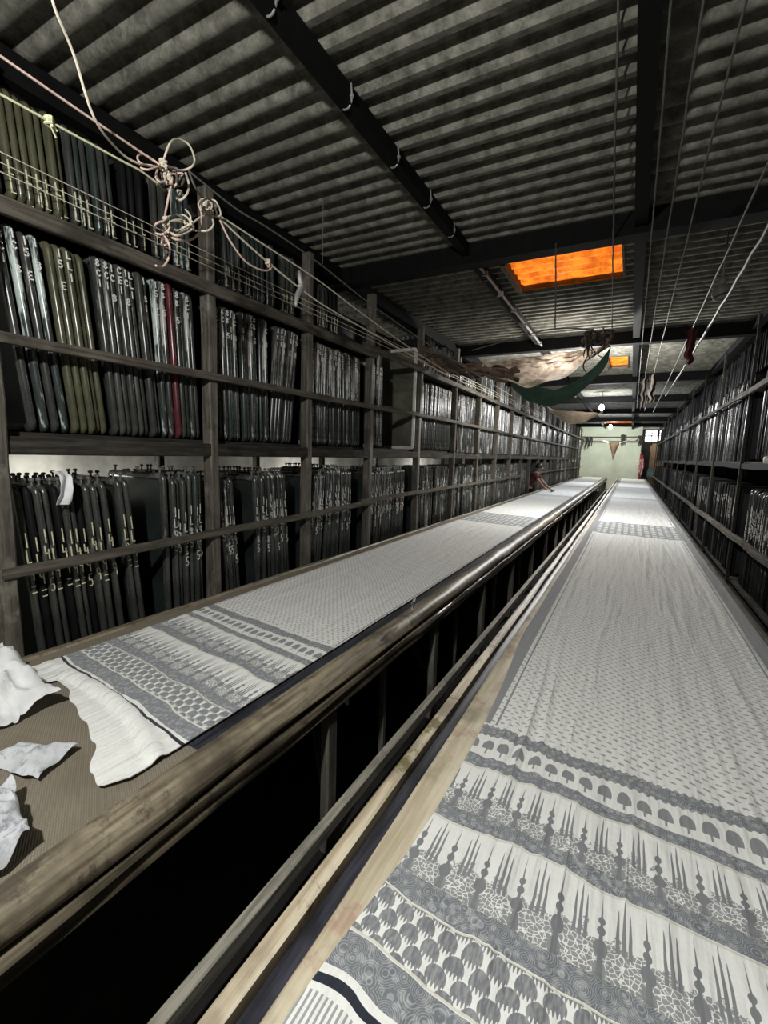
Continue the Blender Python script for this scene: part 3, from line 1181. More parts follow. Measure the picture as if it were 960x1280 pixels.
def num_upper(k, h, r):
    if r.random() < .8:
        return r.choice(NUMS_U), h-.03, 'paint', .034
    return None, 0, None, 0


def num_lower(k, h, r):
    return r.choice(NUMS_L), h-.21-r.uniform(0, .05), 'paint_y', .07


def num_lower2(k, h, r):
    if r.random() < .9:
        return r.choice(['11L95', '1L95', '1L965', '1149 5', '1L9 85', '1495', '1L85']), h-.16-r.uniform(0, .08), 'paint', .06
    return None, 0, None, 0


def num_top(k, h, r):
    if r.random() < .75:
        return r.choice(['LL', '1L', 'L1', 'L 1', '11', 'LL1']), .16, 'paint_y', .06
    return None, 0, None, 0


D, Gn, Gy, O_, T_, R_, K_, P_ = 'f_dark', 'f_green', 'f_grey', 'f_olive', 'f_teal', 'f_red', 'f_black', 'f_drip'
UH = [.93, .945, .935, .95]
LH = [1.08, 1.10, 1.09, 1.12]
gU = 'printing screens on the left upper shelf'
gL = 'printing screens on the left lower shelf'
gT = 'printing screens on the left top tier'
gR = 'printing screens on the right rack'
xs = -2.575
# upper shelf, four bays
fill_bay(1, xs, SHELF_U, 1.07, 2.145, BAYN[0], 'upper shelf', 'left', UH,
         [(1, 6, [D], 0), (1, 6, [T_], .012), (1, 6, [D], .008), (1, 6, [T_], .01), (5, 5.5, [O_], .008), (8, 4.5, [D, Gy, D], .018),
          (2, 3, [T_, P_], .01), (1, 3, [R_], .004), (4, 2.6, [D, Gn, P_], .004), (1, 1.5, [Gy], .004), (1, 1.5, [Gn], .003)], num_upper, False, gU, 'left')
fill_bay(1, xs, SHELF_U, 2.30, 3.17, BAYN[1], 'upper shelf', 'left', UH,
         [(5, 2.2, [Gn, P_, Gn], 0), (4, 2, [Gn, D, P_], .03), (2, 1, [Gn, P_], .025), (8, -5.5, [Gy, D, P_], .02), (1, 0, [Gn], .06)], num_upper, False, gU, 'left')
fill_bay(1, xs, SHELF_U, 3.33, 4.2, BAYN[2], 'upper shelf', 'left', UH,
         [(8, 1.0, [P_, D, P_], .0), (14, 1.6, [P_, D, Gn, P_], .03)], num_upper, False, gU, 'left')
fill_bay(1, xs, SHELF_U, 4.41, 4.85, BAYN[3], 'upper shelf', 'left', UH,
         [(7, 2.5, [P_, D, P_], .0)], num_upper, False, gU, 'left')
fill_bay(1, xs, SHELF_U, 5.69, 6.93, 'fifth bay', 'upper shelf', 'left', UH,
         [(9, 1.5, [P_, Gy, D, P_], .0), (8, -1, [D, P_, Gn], .05), (16, .8, [P_, D, Gy], .04)], num_upper, False, gU, 'left')
# lower shelf
fill_bay(1, xs, SHELF_L, 1.07, 2.145, BAYN[0], 'lower shelf', 'left', LH,
         [(10, 4.5, [D, K_, D], 0), (1, 5, [D], .03), (2, 5, [D], .045), (1, .5, [D], .13), (3, .8, [D, Gn], .03), (9, .2, [D, Gn], .004)],
         lambda k, h, r: num_lower(k, h, r) if k < 13 else num_lower2(k, h, r), True, gL, 'left')
fill_bay(1, xs, SHELF_L, 2.29, 3.17, BAYN[1], 'lower shelf', 'left', LH,
         [(4, 4.5, [D, P_, Gn], .05), (3, 2, [D, P_], .15), (7, 4, [Gn, D, P_], .04)], num_lower2, True, gL, 'left')
fill_bay(1, xs, SHELF_L, 3.33, 4.25, BAYN[2], 'lower shelf', 'left', LH,
         [(5, -4, [D, P_], .18), (6, -.5, [D, Gn, P_], .09), (5, 0, [D], .03)], num_lower2, True, gL, 'left')
fill_bay(1, xs, SHELF_L, 4.41, 5.54, BAYN[3], 'lower shelf', 'left', LH,
         [(8, -3, [D, P_, D], .08), (6, -2, [P_, D], .06), (8, 0, [D, Gn, P_], .05)], num_lower2, True, gL, 'left')
# top tier
TH_ = [.47, .485, .46, .475]
fill_bay(1, xs-.012, SHELF_T, 1.07, 2.145, BAYN[0], 'top tier', 'left', TH_,
         [(1, 4, [T_], 0), (7, 4.5, [O_], .006), (6, 4, [D, Gn], .004), (3, 2, [K_], .04), (2, 1, [D], .06), (3, 1, [T_], .06), (3, 0, [D], .02)], num_top, False, gT, 'left')
fill_bay(1, xs-.012, SHELF_T, 2.30, 3.17, BAYN[1], 'top tier', 'left', TH_,
         [(6, 3, [Gn, D], .0), (5, 2, [Gn], .04), (2, 2, [Gn], .05), (5, -3, [D], .08)], num_top, False, gT, 'left')
fill_bay(1, xs-.012, SHELF_T, 3.33, 4.2, BAYN[2], 'top tier', 'left', [.4, .42],
         [(8, 1, [P_, D], .0), (3, 1, [K_], .03)], num_top, False, gT, 'left')
# the screen pulled out of line, its face to the viewer, white-taped edge
e = empty('printing_screen', (-2.545, 5.52, SHELF_U+.003), 'tall white-edged screen facing the viewer at the end of the left upper shelf', 'screen', 'screens pulled out of line')
link('frame', frame_mesh(1.31, 'white_edge'), e)
link('mesh_panel', panel_mesh(1.31, 'mesh_lifted'), e)
# right rack, nearest screens
for (tier, zz, hh, nf, y0, n) in (('upper shelf', SHELF_U-.03, [.98, 1.0, .97, 1.01], num_upper, 4.68, 40), ('lower shelf', .50, [1.06, 1.08, 1.05], num_lower2, 4.68, 40)):
    fill_bay(-1, 1.17, zz, y0, 6.5, 'nearest bay', tier, 'right', hh, [(n//2, -2 if tier[0] == 'u' else -1, [K_, P_, K_], 0), (n-n//2, -1, [K_, D], .05)], nf, False, gR, 'the near end')

# all the rest of the screens, further off, in one object
g = G()
srnd = random.Random(11)


def far_screen(x, y, z, h, side, lean, mi):
    sh = math.tan(math.radians(lean))
    w = TH*.46
    def P(dx, dy, dz): return (x+side*dx, y+dy-sh*dz, z+dz)
    hexa = [(-.042, -w), (-.013, -w), (0, -w*.35), (0, w*.35), (-.013, w), (-.042, w)]
    vs = [P(a, b, 0) for a, b in hexa]+[P(a, b, h) for a, b in hexa]
    fs = [(i, (i+1) % 6, 6+(i+1) % 6, 6+i) for i in range(6)]+[tuple(range(5, -1, -1)), tuple(range(6, 12))]
    g.add(vs, fs, mi)
    vs = [P(a, b, c) for a in (-DEP, -.042) for b in (-w, w) for c in (h-.04, h)]
    bx = [(0, 1, 3, 2), (4, 6, 7, 5), (0, 4, 5, 1), (2, 3, 7, 6), (0, 2, 6, 4), (1, 5, 7, 3)]
    g.add(vs, bx, mi)
    vs = [P(a, b, c) for a in (-DEP, -.042) for b in (-.001, .001) for c in (.03, h-.04)]
    g.add(vs, bx, 2)
    return P


def far_marks(P, h, z0, n):
    zz = z0
    for k in range(n):
        a = srnd.uniform(-.008, .002); l = srnd.uniform(.025, .055)
        vs = [P(.0008+dx, dy, dz) for dx in (-.002, 0) for dy in (a, a+srnd.choice([.004, .006, .012])) for dz in (zz-l, zz)]
        g.add(vs, [(0, 1, 3, 2), (4, 6, 7, 5), (0, 4, 5, 1), (2, 3, 7, 6), (0, 2, 6, 4), (1, 5, 7, 3)], 3)
        zz -= l+.012


def far_run(side, x, z, y0, y1, hs, posts, mk, mats=(0, 0, 1, 0), skip=()):
    y = y0
    lean = 0
    left = 0
    while y < y1:
        if any(abs(y-p) < .07 for p in posts): y += .14; left = 0; continue
        if any(a < y < b for a, b in skip): y += .05; continue
        if left <= 0:
            left = srnd.randint(4, 11); lean = srnd.uniform(-2.5, 2.5)
            y += srnd.choice([.0, .03, .06, .12])
        h = srnd.choice(hs)
        P = far_screen(x+srnd.uniform(-.015, .015), y, z, h, side, lean, srnd.choice(mats))
        if y < 14 and srnd.random() < .8: mk(P, h)
        y += TH+srnd.uniform(.003, .010)*(1 if y < 12 else 3)
        left -= 1


far_run(1, xs, SHELF_U, 7.06, 27.6, [.93, .95, .96], LPY, lambda P, h: far_marks(P, h, h-.04, srnd.randint(2, 5)), (0, 1, 1, 0))
far_run(1, xs, SHELF_L, 5.70, 27.6, [1.07, 1.09, 1.11], LPY, lambda P, h: far_marks(P, h, h-.18, srnd.randint(3, 6)), (0, 0, 1, 0), skip=[(13.2, 14.9)])
far_run(1, xs-.03, SHELF_T, 5.70, 27.6, [.42, .46, .5], LPY, lambda P, h: far_marks(P, h, .2, 2), (0, 1, 0))
far_run(-1, 1.17, SHELF_U-.03, 6.62, 28, [.96, .98, 1.0], RPY, lambda P, h: far_marks(P, h, h-.04, srnd.randint(1, 4)), (4, 4, 4, 0))
far_run(-1, 1.17, .50, 6.62, 28, [1.04, 1.06, 1.08], RPY, lambda P, h: far_marks(P, h, h-.15, srnd.randint(2, 6)), (4, 4, 4, 0))
far_run(-1, 1.25, SHELF_T, 4.7, 28, [.4, .44], RPY, lambda P, h: None, (4, 4, 4))
props(g.obj('printing_screen', [M['f_dark'], M['f_drip'], M['mesh_g'], M['paint'], M['f_black']]),
      'crowded rows of dark printing screens filling both racks towards the far wall', 'screens', kind='stuff')

# rag on the lower-shelf screens
p = at(82, 606, 0, -2.53)
g = G()
def rag_fn(s, t):
    w = .03*(1+.25*nz(t*4, s*3, 2))
    return (p.x+.02*math.sin(PI*t)+.012*math.sin(s*6+t*3)+(.0 if t > .15 else -.06*(.15-t)/.15), p.y+(s-.5)*w*2-.02*t, p.z+.07-.17*t+(-.004 if t < .1 else 0))
g.sheet(rag_fn, 10, 14, .002)
props(g.obj('rag', M['white_cloth']), 'narrow white rag draped over numbered screens on the left lower shelf', 'rag')

# ------------------------------------------------------------------ cords and wires
def cord(name, pts, r, m, label, cat='cord', group=None, n=6):
    g = G(); g.tube(pts, r, n)
    return props(g.obj(name, M[m]), label, cat, group)


# wires strung just above the left top rail
for k, (dx, z, lab) in enumerate([(.04, 2.985, 'lowest of the three thin wires strung above the left top rail'),
                                  (.045, 3.02, 'middle of the three thin wires strung above the left top rail'),
                                  (.05, 3.06, 'highest of the three thin wires strung above the left top rail')]):
    cord('wire', sagline((-2.5+dx, .2, z), (-2.46+dx, 14, z+.05), .012, 60), .0022, 'rope_cream', lab, 'wire', 'wires above the left rail', 5)

KX = -1.9   # plane of the knot


def kp(px, py, dx=0.0): return at(px, py, 0, KX+dx)


pk = [kp(-30, 50), kp(0, 70), kp(100, 139), kp(195, 203)]
cord('cord', smooth_path(pk, 8), .0045, 'rope_pink', 'faded pink cord running down from upper left into the tangle', 'cord', 'cords along the left side')
yl = [kp(-30, 103), kp(0, 118), kp(62, 152), kp(150, 200), kp(178, 215), kp(200, 232)]
cord('cord', smooth_path(yl, 8), .0045, 'rope_yellow', 'knotted yellow-green cord running from left edge into the tangle', 'cord', 'cords along the left side')
wh = [at(62, -15, 0, -1.75), at(70, 15, 0, -1.75), at(92, 68, 0, -1.78), at(118, 148, 0, -1.8), at(150, 190, 0, -1.88), kp(172, 204), kp(190, 207)]
cord('cord', smooth_path(wh, 8), .0045, 'rope_cream', 'cream cord dropping from the ceiling into the tangle', 'cord', 'cords along the left side')
g = G()
for (cxp, cyp) in ((62, 152), (150, 190)):
    pass
# three lines leaving the tangle
cord('cord', smooth_path([kp(236, 214), kp(295, 261), kp(338, 287), kp(400, 330), kp(470, 385), kp(560, 446), kp(640, 495)], 8), .0045, 'rope_grey',
     'grey line with small drips leaving the tangle nearest the beam', 'cord', 'cords along the left side')
cord('cord', smooth_path([kp(275, 270), kp(330, 306), kp(400, 352), kp(450, 390), kp(520, 440), kp(600, 492)], 8), .0045, 'rope_cream',
     'middle cream line stretching away from the tangle', 'cord', 'cords along the left side')
cord('cord', smooth_path([kp(270, 268), kp(300, 297), kp(335, 328), kp(372, 358), kp(410, 385), kp(480, 425), kp(560, 470)], 8), .005, 'rope_cream',
     'lowest cream line with knots stretching away from the tangle', 'cord', 'cords along the left side')
cord('cord', smooth_path([kp(275, 275), kp(287, 300), kp(305, 325), kp(322, 336), kp(335, 338), kp(340, 332), kp(335, 326)], 8), .0048, 'rope_pink',
     'slack pink loop hanging below the lines right of the tangle', 'cord', 'cords along the left side')

# the tangle itself: many loops, one knotted mass
tg = empty('rope_tangle', kp(205, 250), 'big knotted tangle of pink and cream cord hanging by the left rack', 'rope')


def tpart2(g, name, m):
    o = g.obj(name, m, tg)
    o.matrix_parent_inverse = Matrix.Translation(-tg.location)
    return o


loops = [
    ([(203, 205), (212, 180), (222, 174), (236, 181), (243, 198), (240, 208), (226, 213), (208, 207)], 'rope_cream', .0055),
    ([(200, 206), (180, 193), (172, 196), (176, 204), (190, 208), (203, 206), (186, 212), (176, 210)], 'rope_pink', .0052),
    ([(207, 208), (215, 222), (210, 250), (206, 275), (210, 292), (222, 300), (240, 299), (250, 288), (252, 268), (248, 255)], 'rope_pink', .0058),
    ([(206, 276), (195, 280), (194, 290), (203, 293), (212, 285), (208, 274)], 'rope_pink', .0055),
    ([(208, 272), (225, 268), (236, 274), (240, 286), (230, 288), (216, 287), (210, 290)], 'rope_cream', .0055),
    ([(232, 262), (238, 270), (237, 280), (228, 276)], 'rope_cream', .005),
    ([(238, 282), (250, 272), (262, 270), (267, 280), (260, 288), (244, 288), (228, 284)], 'rope_cream', .0055),
    ([(232, 216), (236, 230), (234, 242), (226, 250), (221, 247), (227, 240), (222, 238)], 'rope_cream', .006),
    ([(236, 214), (243, 232), (252, 246), (262, 250), (268, 258), (272, 270)], 'rope_grey', .0055),
    ([(248, 255), (254, 247), (262, 252), (260, 262), (250, 258)], 'rope_cream', .005),
    ([(262, 250), (270, 252), (276, 268), (268, 270), (256, 262)], 'rope_cream', .005),
    ([(206, 295), (212, 308), (211, 322), (204, 333), (195, 332)], 'rope_pink', .0058),
    ([(206, 292), (209, 302), (205, 310), (210, 316)], 'rope_grey', .006),
    ([(197, 212), (195, 222), (202, 228), (212, 222), (208, 212)], 'rope_pink', .006),
    ([(196, 222), (205, 232), (200, 226), (206, 238), (196, 230)], 'rope_grey', .006),
    ([(214, 222), (222, 228), (230, 222), (226, 232), (216, 230)], 'rope_dark', .006),
]
for k, (pp, m, r) in enumerate(loops):
    g = G()
    pts = [kp(a, b, .035*math.sin(i*1.9+k*2.3)) for i, (a, b) in enumerate(pp)]
    g.tube(smooth_path(pts, 7), r*.8, 7)
    tpart2(g, 'loop', M[m])
lrnd = random.Random(5)
for (ca, cb, ra, rb, nn) in ((214, 222, 17, 14, 7), (222, 282, 22, 14, 6), (260, 258, 12, 11, 5), (208, 300, 7, 12, 2)):
    for q in range(nn):
        a0 = lrnd.uniform(0, 6.28)
        pts = [kp(ca+ra*lrnd.uniform(.35, 1)*math.cos(a0+t*.95), cb+rb*lrnd.uniform(.35, 1)*math.sin(a0+t*.95), lrnd.uniform(-.05, .05)) for t in range(lrnd.randint(4, 8))]
        g = G(); g.tube(smooth_path(pts, 6), lrnd.choice([.0035, .004, .0045]), 6)
        tpart2(g, 'loop', M[lrnd.choice(['rope_cream', 'rope_pink', 'rope_grey', 'rope_cream'])])
for (a, b, r) in ((204, 206, .022), (210, 222, .02), (208, 278, .02), (211, 289, .02), (256, 255, .018)):   # wrapped knots
    g = G(); c = kp(a, b)
    pts = [c+Vector((math.cos(t*1.7)*r*.7, math.sin(t*1.7)*r*.6, (t/22-.5)*.035+.006*math.sin(t*3))) for t in range(0, 23)]
    g.tube(smooth_path(pts, 4), .0042, 6)
    tpart2(g, 'knot', M['rope_cream'])
# small knots tied in the lines
for (a, b, dx, m, lab) in ((62, 152, 0, 'rope_yellow', 'small frayed knot on the yellow-green cord'), (335, 328, 0, 'rope_pink', 'pink knot at the end of the slack loop'),
                           (375, 360, 0, 'rope_cream', 'pale frayed knot near the second rack post line')):
    g = G(); c = kp(a, b)
    pts = [c+Vector((.012*math.cos(t*2.1), .014*math.sin(t*2.1), (t/10-.5)*.03)) for t in range(11)]
    g.tube(smooth_path(pts, 4), .005, 6)
    for q in range(3):
        d = Vector((rnd.uniform(-.3, .3), rnd.uniform(-.5, .5), rnd.uniform(-1, .8)))*.035
        g.tube([c, c+d*.6, c+d+Vector((0, .006, -.006))], .003, 5)
    props(g.obj('cord_knot', M[m]), lab, 'knot', 'knots tied in the cords')
# grey rag tied by second post
c0, c1_, c2_ = kp(374, 338), kp(376, 358), kp(370, 384)
g = G(); g.tube(smooth_path([c0, kp(375, 348), c1_, kp(371, 372), c2_], 5), .012, 7, rs=[.006+.012*math.sin(PI*i/20)**.6 for i in range(21)])
props(g.obj('rag', M['conduit']), 'grey twisted rag hanging near the third rack post on the left', 'rag')

# long cords overhead on the right half
CORDX = []
for k, (px, z, r, m, lab) in enumerate([(838, 3.30, .0045, 'rope_grey', 'leftmost of four long cords fanning overhead on the right'),
                                        (877, 3.28, .0045, 'rope_grey', 'second from left of four long cords overhead on the right'),
                                        (930, 3.25, .0045, 'rope_grey', 'third from left of four long cords overhead on the right')]):
    a = at(px, 0, 2, z)
    CORDX.append((a.x, z+.02, a.x+.03, z))
    cord('cord', sagline((a.x, -.6, z+.02), (a.x+.03, 15, z), .05, 60, .0025), r, m, lab, 'cord', 'long cords overhead on the right')
a = at(960, 200, 2, 3.2)
CORDX.append((a.x, 3.22, a.x, 3.2))
cord('cord', sagline((a.x, -.6, 3.22), (a.x, 15, 3.2), .05, 60, .003), .006, 'rope_grey', 'rightmost of four long cords fanning overhead', 'cord', 'long cords overhead on the right')
a = at(960, 290, 2, 3.1)
cord('cord', sagline((a.x, .6, 3.12), (a.x-.03, 11.3, 3.2), .05, 50, .004), .012, 'rope_grey', 'thick grey rope lowest on the right near the rack top', 'rope')
# near-vertical cord dangling in front of the skylight
a, b = at(773, -10, 1, 2.2), at(765, 415, 1, 6.2)
cord('cord', sagline((a.x, a.y, a.z), (b.x, b.y, b.z), .04, 40, .002), .0055, 'rope_grey', 'cord crossing in front of the orange skylight to the ragged bundle', 'cord')
a, b = at(695, 296, 1, 4.0), at(694, 410, 1, 6.0)
cord('cord', sagline(at(695, 304, 1, 3.985), at(694, 412, 1, 3.985), .0, 12, .002), .006, 'rope_dark', 'dark drop cord hanging left of the skylight middle', 'cord')
cord('wire', [at(404, 248, 1, 2.9), at(403, 330, 1, 2.9)], .003, 'rope_grey', 'thin wire hanging from the ceiling before the second post', 'wire')
# hanger rod the drop cord carries
rp = [at(590, 438, 1, 3.985), at(640, 424, 1, 3.985), at(692, 411, 1, 3.985), at(742, 412, 1, 3.985)]
cord('hanger_rod', smooth_path(rp, 5), .005, 'rope_dark', 'thin bent rod hanging above the brown tarp', 'rod')

# ------------------------------------------------------------------ tarps
def tarp(name, fn, nu, nv, m, label):
    g = G(); g.sheet(fn, nu, nv, .004)
    return props(g.obj(name, M[m]), label, 'tarp', 'tarps slung under the ceiling')


def tarp1(s, t):
    x = -1.98+(1.60)*s
    top = 3.26+.09*s
    sag = .50*math.sin(PI*min(1, s*.98+.02))**.75
    k = (1-t)
    z = top-sag*(k**1.15)-.02*k
    y = 6.35+.62*t+.16*math.sin(PI*t)
    rad = math.atan2(1-t, s+.02)
    z += .028*math.sin(rad*26+2*nz(s*3, t*3, 1))*math.sin(PI*s)*(.5+.5*k)
    rad2 = math.atan2(1-t, 1.02-s)
    y += .035*math.sin(rad2*22)*math.sin(PI*s)
    z += .02*nz(s*9, t*5, 3)
    return (x, y, z)


tarp('tarp', tarp1, 60, 30, 'tarp_brown', 'dirty brown and white tarp sagging across above the left table')


def tarp1g(s, t):
    x = -1.66+1.27*s
    z = 3.06+.24*s*s-.36*math.sin(PI*s)**.8-.16*(1-t)+.02*nz(s*8, t*4, 6)
    return (x, 6.95+.35*t+.03*math.sin(s*17), z+.12*t)


tarp('tarp', tarp1g, 40, 12, 'green_cloth', 'dark green tarp hanging just behind the brown tarp')


def tarp2(s, t):
    x = -2.05+1.30*s
    z = 3.18-.05*s-.40*math.sin(PI*s)**.8*(.45+.55*(1-t))-.06*s+.02*nz(s*8, t*5, 4)+.16*t*math.sin(PI*s)
    return (x, 12.7+.7*t, z)


tarp('tarp', tarp2, 40, 14, 'tarp_pale', 'pale beige tarp sagging far off below the first bulb')


def tarp3(s, t):
    x = -1.85+2.1*s
    d = abs(s-.5)*2
    z = 2.98-.33*(1-d)**.9-(.75*max(0, 1-d*4.2)**1.3+.10*(1-d))*(1-t)
    return (x, 25.2+.25*t+.05*math.sin(s*20), z)


tarp('tarp', tarp3, 60, 12, 'tarp_pale', 'tarp gathered to a hanging point before the pale far wall')
# twisted brown bundle between the left rack and the tarp
bd = empty('rag_bundle', (-2.3, 5.9, 3.1), 'twisted brown rags slung from the left rack to the brown tarp', 'rags')
bline = [(-2.42, 5.55, 3.16), (-2.38, 5.8, 3.07), (-2.18, 6.0, 3.02), (-1.95, 6.2, 3.0), (-1.75, 6.4, 2.98), (-1.5, 6.5, 2.97)]
for k in range(9):
    g = G()
    off = [Vector((rnd.uniform(-.06, .06), rnd.uniform(-.05, .05), rnd.uniform(-.09, .10))) for _ in bline]
    pts = smooth_path([Vector(p)+o for p, o in zip(bline, off)], 6)
    g.tube(pts, .03, 7, rs=[.018+.022*abs(nz(i*.35, k*3.1, 2))+.008*math.sin(i*1.3+k) for i in range(len(pts))])
    o = g.obj('rag', M['rag_brown' if k % 3 else 'rag_dark'], bd)
    o.matrix_parent_inverse = Matrix.Translation(-bd.location)
# ragged dark bundle of cords at the right end of the brown tarp
bd2 = empty('cord_bundle', (-.42, 6.3, 3.3), 'ragged dark bundle of cords and rags at the right end of the brown tarp', 'cords')
for k in range(16):
    c = at(735+rnd.uniform(-2, 26), 414+rnd.uniform(0, 16), 1, 6.25+rnd.uniform(-.1, .1))
    g = G()
    if k < 9:
        pts = [c+Vector((math.cos(t*.9+k)*rnd.uniform(.03, .08), rnd.uniform(-.04, .04), math.sin(t*.9+k)*rnd.uniform(.03, .09))) for t in range(7)]
        g.tube(smooth_path(pts, 5), rnd.uniform(.006, .016), 6)
    else:
        L = rnd.uniform(.15, .42)
        pts = [c, c+Vector((rnd.uniform(-.03, .03), 0, -L*.4)), c+Vector((rnd.uniform(-.05, .05), .02, -L*.75)), c+Vector((rnd.uniform(-.05, .05), .02, -L))]
        g.tube(smooth_path(pts, 5), .012, 6, rs=[.016*(1-.045*i)*rnd.uniform(.6, 1.2) for i in range(16)])
    o = g.obj('cord', M['rag_dark' if k % 4 else 'rag_brown'], bd2)
    o.matrix_parent_inverse = Matrix.Translation(-bd2.location)
# limp rags hanging from the right-hand cords
for (px, pz, yy, L, w, m, lab) in ((3, 0, 5.6, .34, .035, 'rag_red', 'dark red rag hanging from an overhead cord on the right'),
                                   (2, 0, 8.6, .42, .04, 'rag_dark', 'ragged dark rag hanging from cords right of the second skylight'),
                                   (1, 0, 9.2, .48, .035, 'rag_dark', 'long dark rag hanging next to the ragged one on the left cord')):
    tt_ = (yy+.6)/15.6
    q_ = CORDX[px]
    c = Vector((q_[0]+(q_[2]-q_[0])*tt_, yy, q_[1]+(q_[3]-q_[1])*tt_-.2*tt_*(1-tt_)-L*.4))
    g = G()
    g.sheet(lambda s, t: (c.x+(s-.5)*w*(1.3-.5*t)*2+.03*nz(t*5, 1, px), c.y+.03*math.sin(s*9+t*2), c.z+L*.4-L*t+.01*nz(s*9, t*6, 2)), 8, 12, .003)
    g.tube([(c.x, c.y-.004, c.z+L*.36), (c.x, c.y, c.z+L*.4+.012)], .014, 6)
    props(g.obj('hanging_rag', M[m]), lab, 'rag', 'rags on the overhead cords')
# pale globe fixture on the right ceiling and on the right rack
c = at(902, 362, 1, 4.7)
g = G(); g.lathe((c.x, c.y, c.z-.06), [(.02, -.03), (.05, -.02), (.066, .02), (.062, .06), (.04, .09), (.03, .10), (.03, .14)], 14)
g.tube([(c.x, c.y, c.z+.07), (c.x, c.y, 3.68)], .006, 6)
props(g.obj('lamp', M['rope_grey']), 'unlit grey globe lamp hanging from the right ceiling', 'lamp')
c = at(958, 575, 0, 1.05)
g = G()
g.lathe((0, 0, 0), [(.012, -.035), (.034, -.03), (.036, .0), (.032, .012), (.026, .018), (.012, .02)], 14)
o = g.obj('lamp', M['white_edge']); o.location = c; o.rotation_euler = (0, -PI/2, 0)
props(o, 'small round white fitting on a right rack post', 'lamp')

# ------------------------------------------------------------------ hanging bulbs
for (loc, lab) in (((-.84, 14.0, 3.26), 'nearer lit bulb hanging above the gap between tables'), ((-.83, 20.0, 3.12), 'farther lit bulb hanging before the pale wall')):
    b = empty('hanging_bulb', (loc[0], loc[1], 3.49), lab, 'light bulb', 'lit hanging bulbs')
    x, yv, z = loc
    for (nm, m, pr) in (('bulb', 'bulb', [(.008, -.085), (.045, -.07), (.068, -.03), (.068, .005), (.045, .05), (.025, .08)]),
                        ('socket', 'black', [(.028, .075), (.03, .09), (.03, .13), (.012, .15)])):
        g = G(); g.lathe((x, yv, z), pr, 16)
        o = g.obj(nm, M[m], b); o.matrix_parent_inverse = Matrix.Translation(-b.location)
        if nm == 'bulb': o.visible_shadow = True
    g = G(); g.tube([(x, yv, z+.14), (x, yv, 3.69)], .006, 6)
    o = g.obj('cord', M['black'], b); o.matrix_parent_inverse = Matrix.Translation(-b.location)

# ------------------------------------------------------------------ far end clutter
g = G()
for (zz, s) in ((3.1, .03), (2.86, .02)):
    g.tube(sagline((-2.6, 28.6, zz), (.9, 28.6, zz+.05), s, 12), .02, 6)
props(g.obj('pipe', M['rope_dark']), 'dark pipes running across the top of the pale far wall', 'pipe')
for k, (xx, zz, lab) in enumerate([(-2.35, 2.9, 'dark rags tied at the left end of the far pipes'), (-.55, 3.05, 'dark rag knotted on the middle of the far pipes'),
                                   (.35, 3.0, 'dark rags tied at the right end of the far pipes')]):
    g = G()
    for q in range(6):
        a = Vector((xx+rnd.uniform(-.25, .25)*(1 if k != 1 else .25), 28.55, zz+.08))
        g.tube(smooth_path([a, a+Vector((.03, -.03, .08)), a+Vector((.06, 0, -.05)), a+Vector((rnd.uniform(-.08, .08), 0, -rnd.uniform(.15, .5)))], 4), .03, 6)
    props(g.obj('hanging_rag', M['rag_dark']), lab, 'rag', 'rags on the far pipes')
# red and white cloth hung on the corner of the far wall
g = G()
g.sheet(lambda s, t: (.40+.24*s*(.6+.4*math.sin(PI*t)), 28.85+.05*math.sin(s*11+t*2), 2.15-1.25*t), 12, 14, .01)
n_ = NT('red_white_cloth')
q_ = n_.noise(5, 3)
M['redwhite'] = n_.out(n_.mix(n_.step(q_, .5, .58), (.42, .05, .07), (.6, .45, .45)), .8)
g.tube([(.5, 28.86, 2.12), (.44, 28.9, 2.3)], .01, 6)
props(g.obj('hanging_cloth', M['redwhite']), 'red and white cloth hanging at the right corner of the pale wall', 'cloth')
# blue bag beyond the doorway
g = G()
g.lathe((1.0, 29.6, 0), [(.12, .9), (.17, .95), (.18, 1.15), (.13, 1.35), (.05, 1.42), (.07, 1.5)], 12)
props(g.obj('bag', mat_plain('light_blue_plastic', (.25, .42, .48), .5)), 'light blue bag standing beside the right rack end', 'bag')
g = G(); g.bar((.7, 29.6, 0), (.7, 29.6, .9), .06, .06); g.bar((1.3, 29.6, 0), (1.3, 29.6, .9), .06, .06); g.box(.6, 1.4, 29.35, 29.85, .86, .9)
g.bar((.7, 29.6, .4), (1.3, 29.6, .4), .04, .04)
props(g.obj('bench', M['shelf']), 'dark bench beyond the doorway carrying the blue bag', 'bench')

# ------------------------------------------------------------------ person leaning over the left table
PX, PY = -2.64, 14.0
per = empty('person', (PX, PY, 0), 'person in dark maroon shirt leaning over the far left table', 'person')


def skin(name, verts, edges, radii, m, parent, sub=2):
    me = bpy.data.meshes.new(name)
    me.from_pydata([Vector(v) for v in verts], edges, [])
    me.materials.append(M[m])
    o = link(name, me, parent)
    md = o.modifiers.new('skin', 'SKIN')
    md.use_smooth_shade = True
    for i, r in enumerate(radii):
        sv = me.skin_vertices[0].data[i]
        sv.radius = (r, r) if not isinstance(r, tuple) else r
        sv.use_root = (i == 0)
    s = o.modifiers.new('sub', 'SUBSURF'); s.levels = sub; s.render_levels = sub
    return o


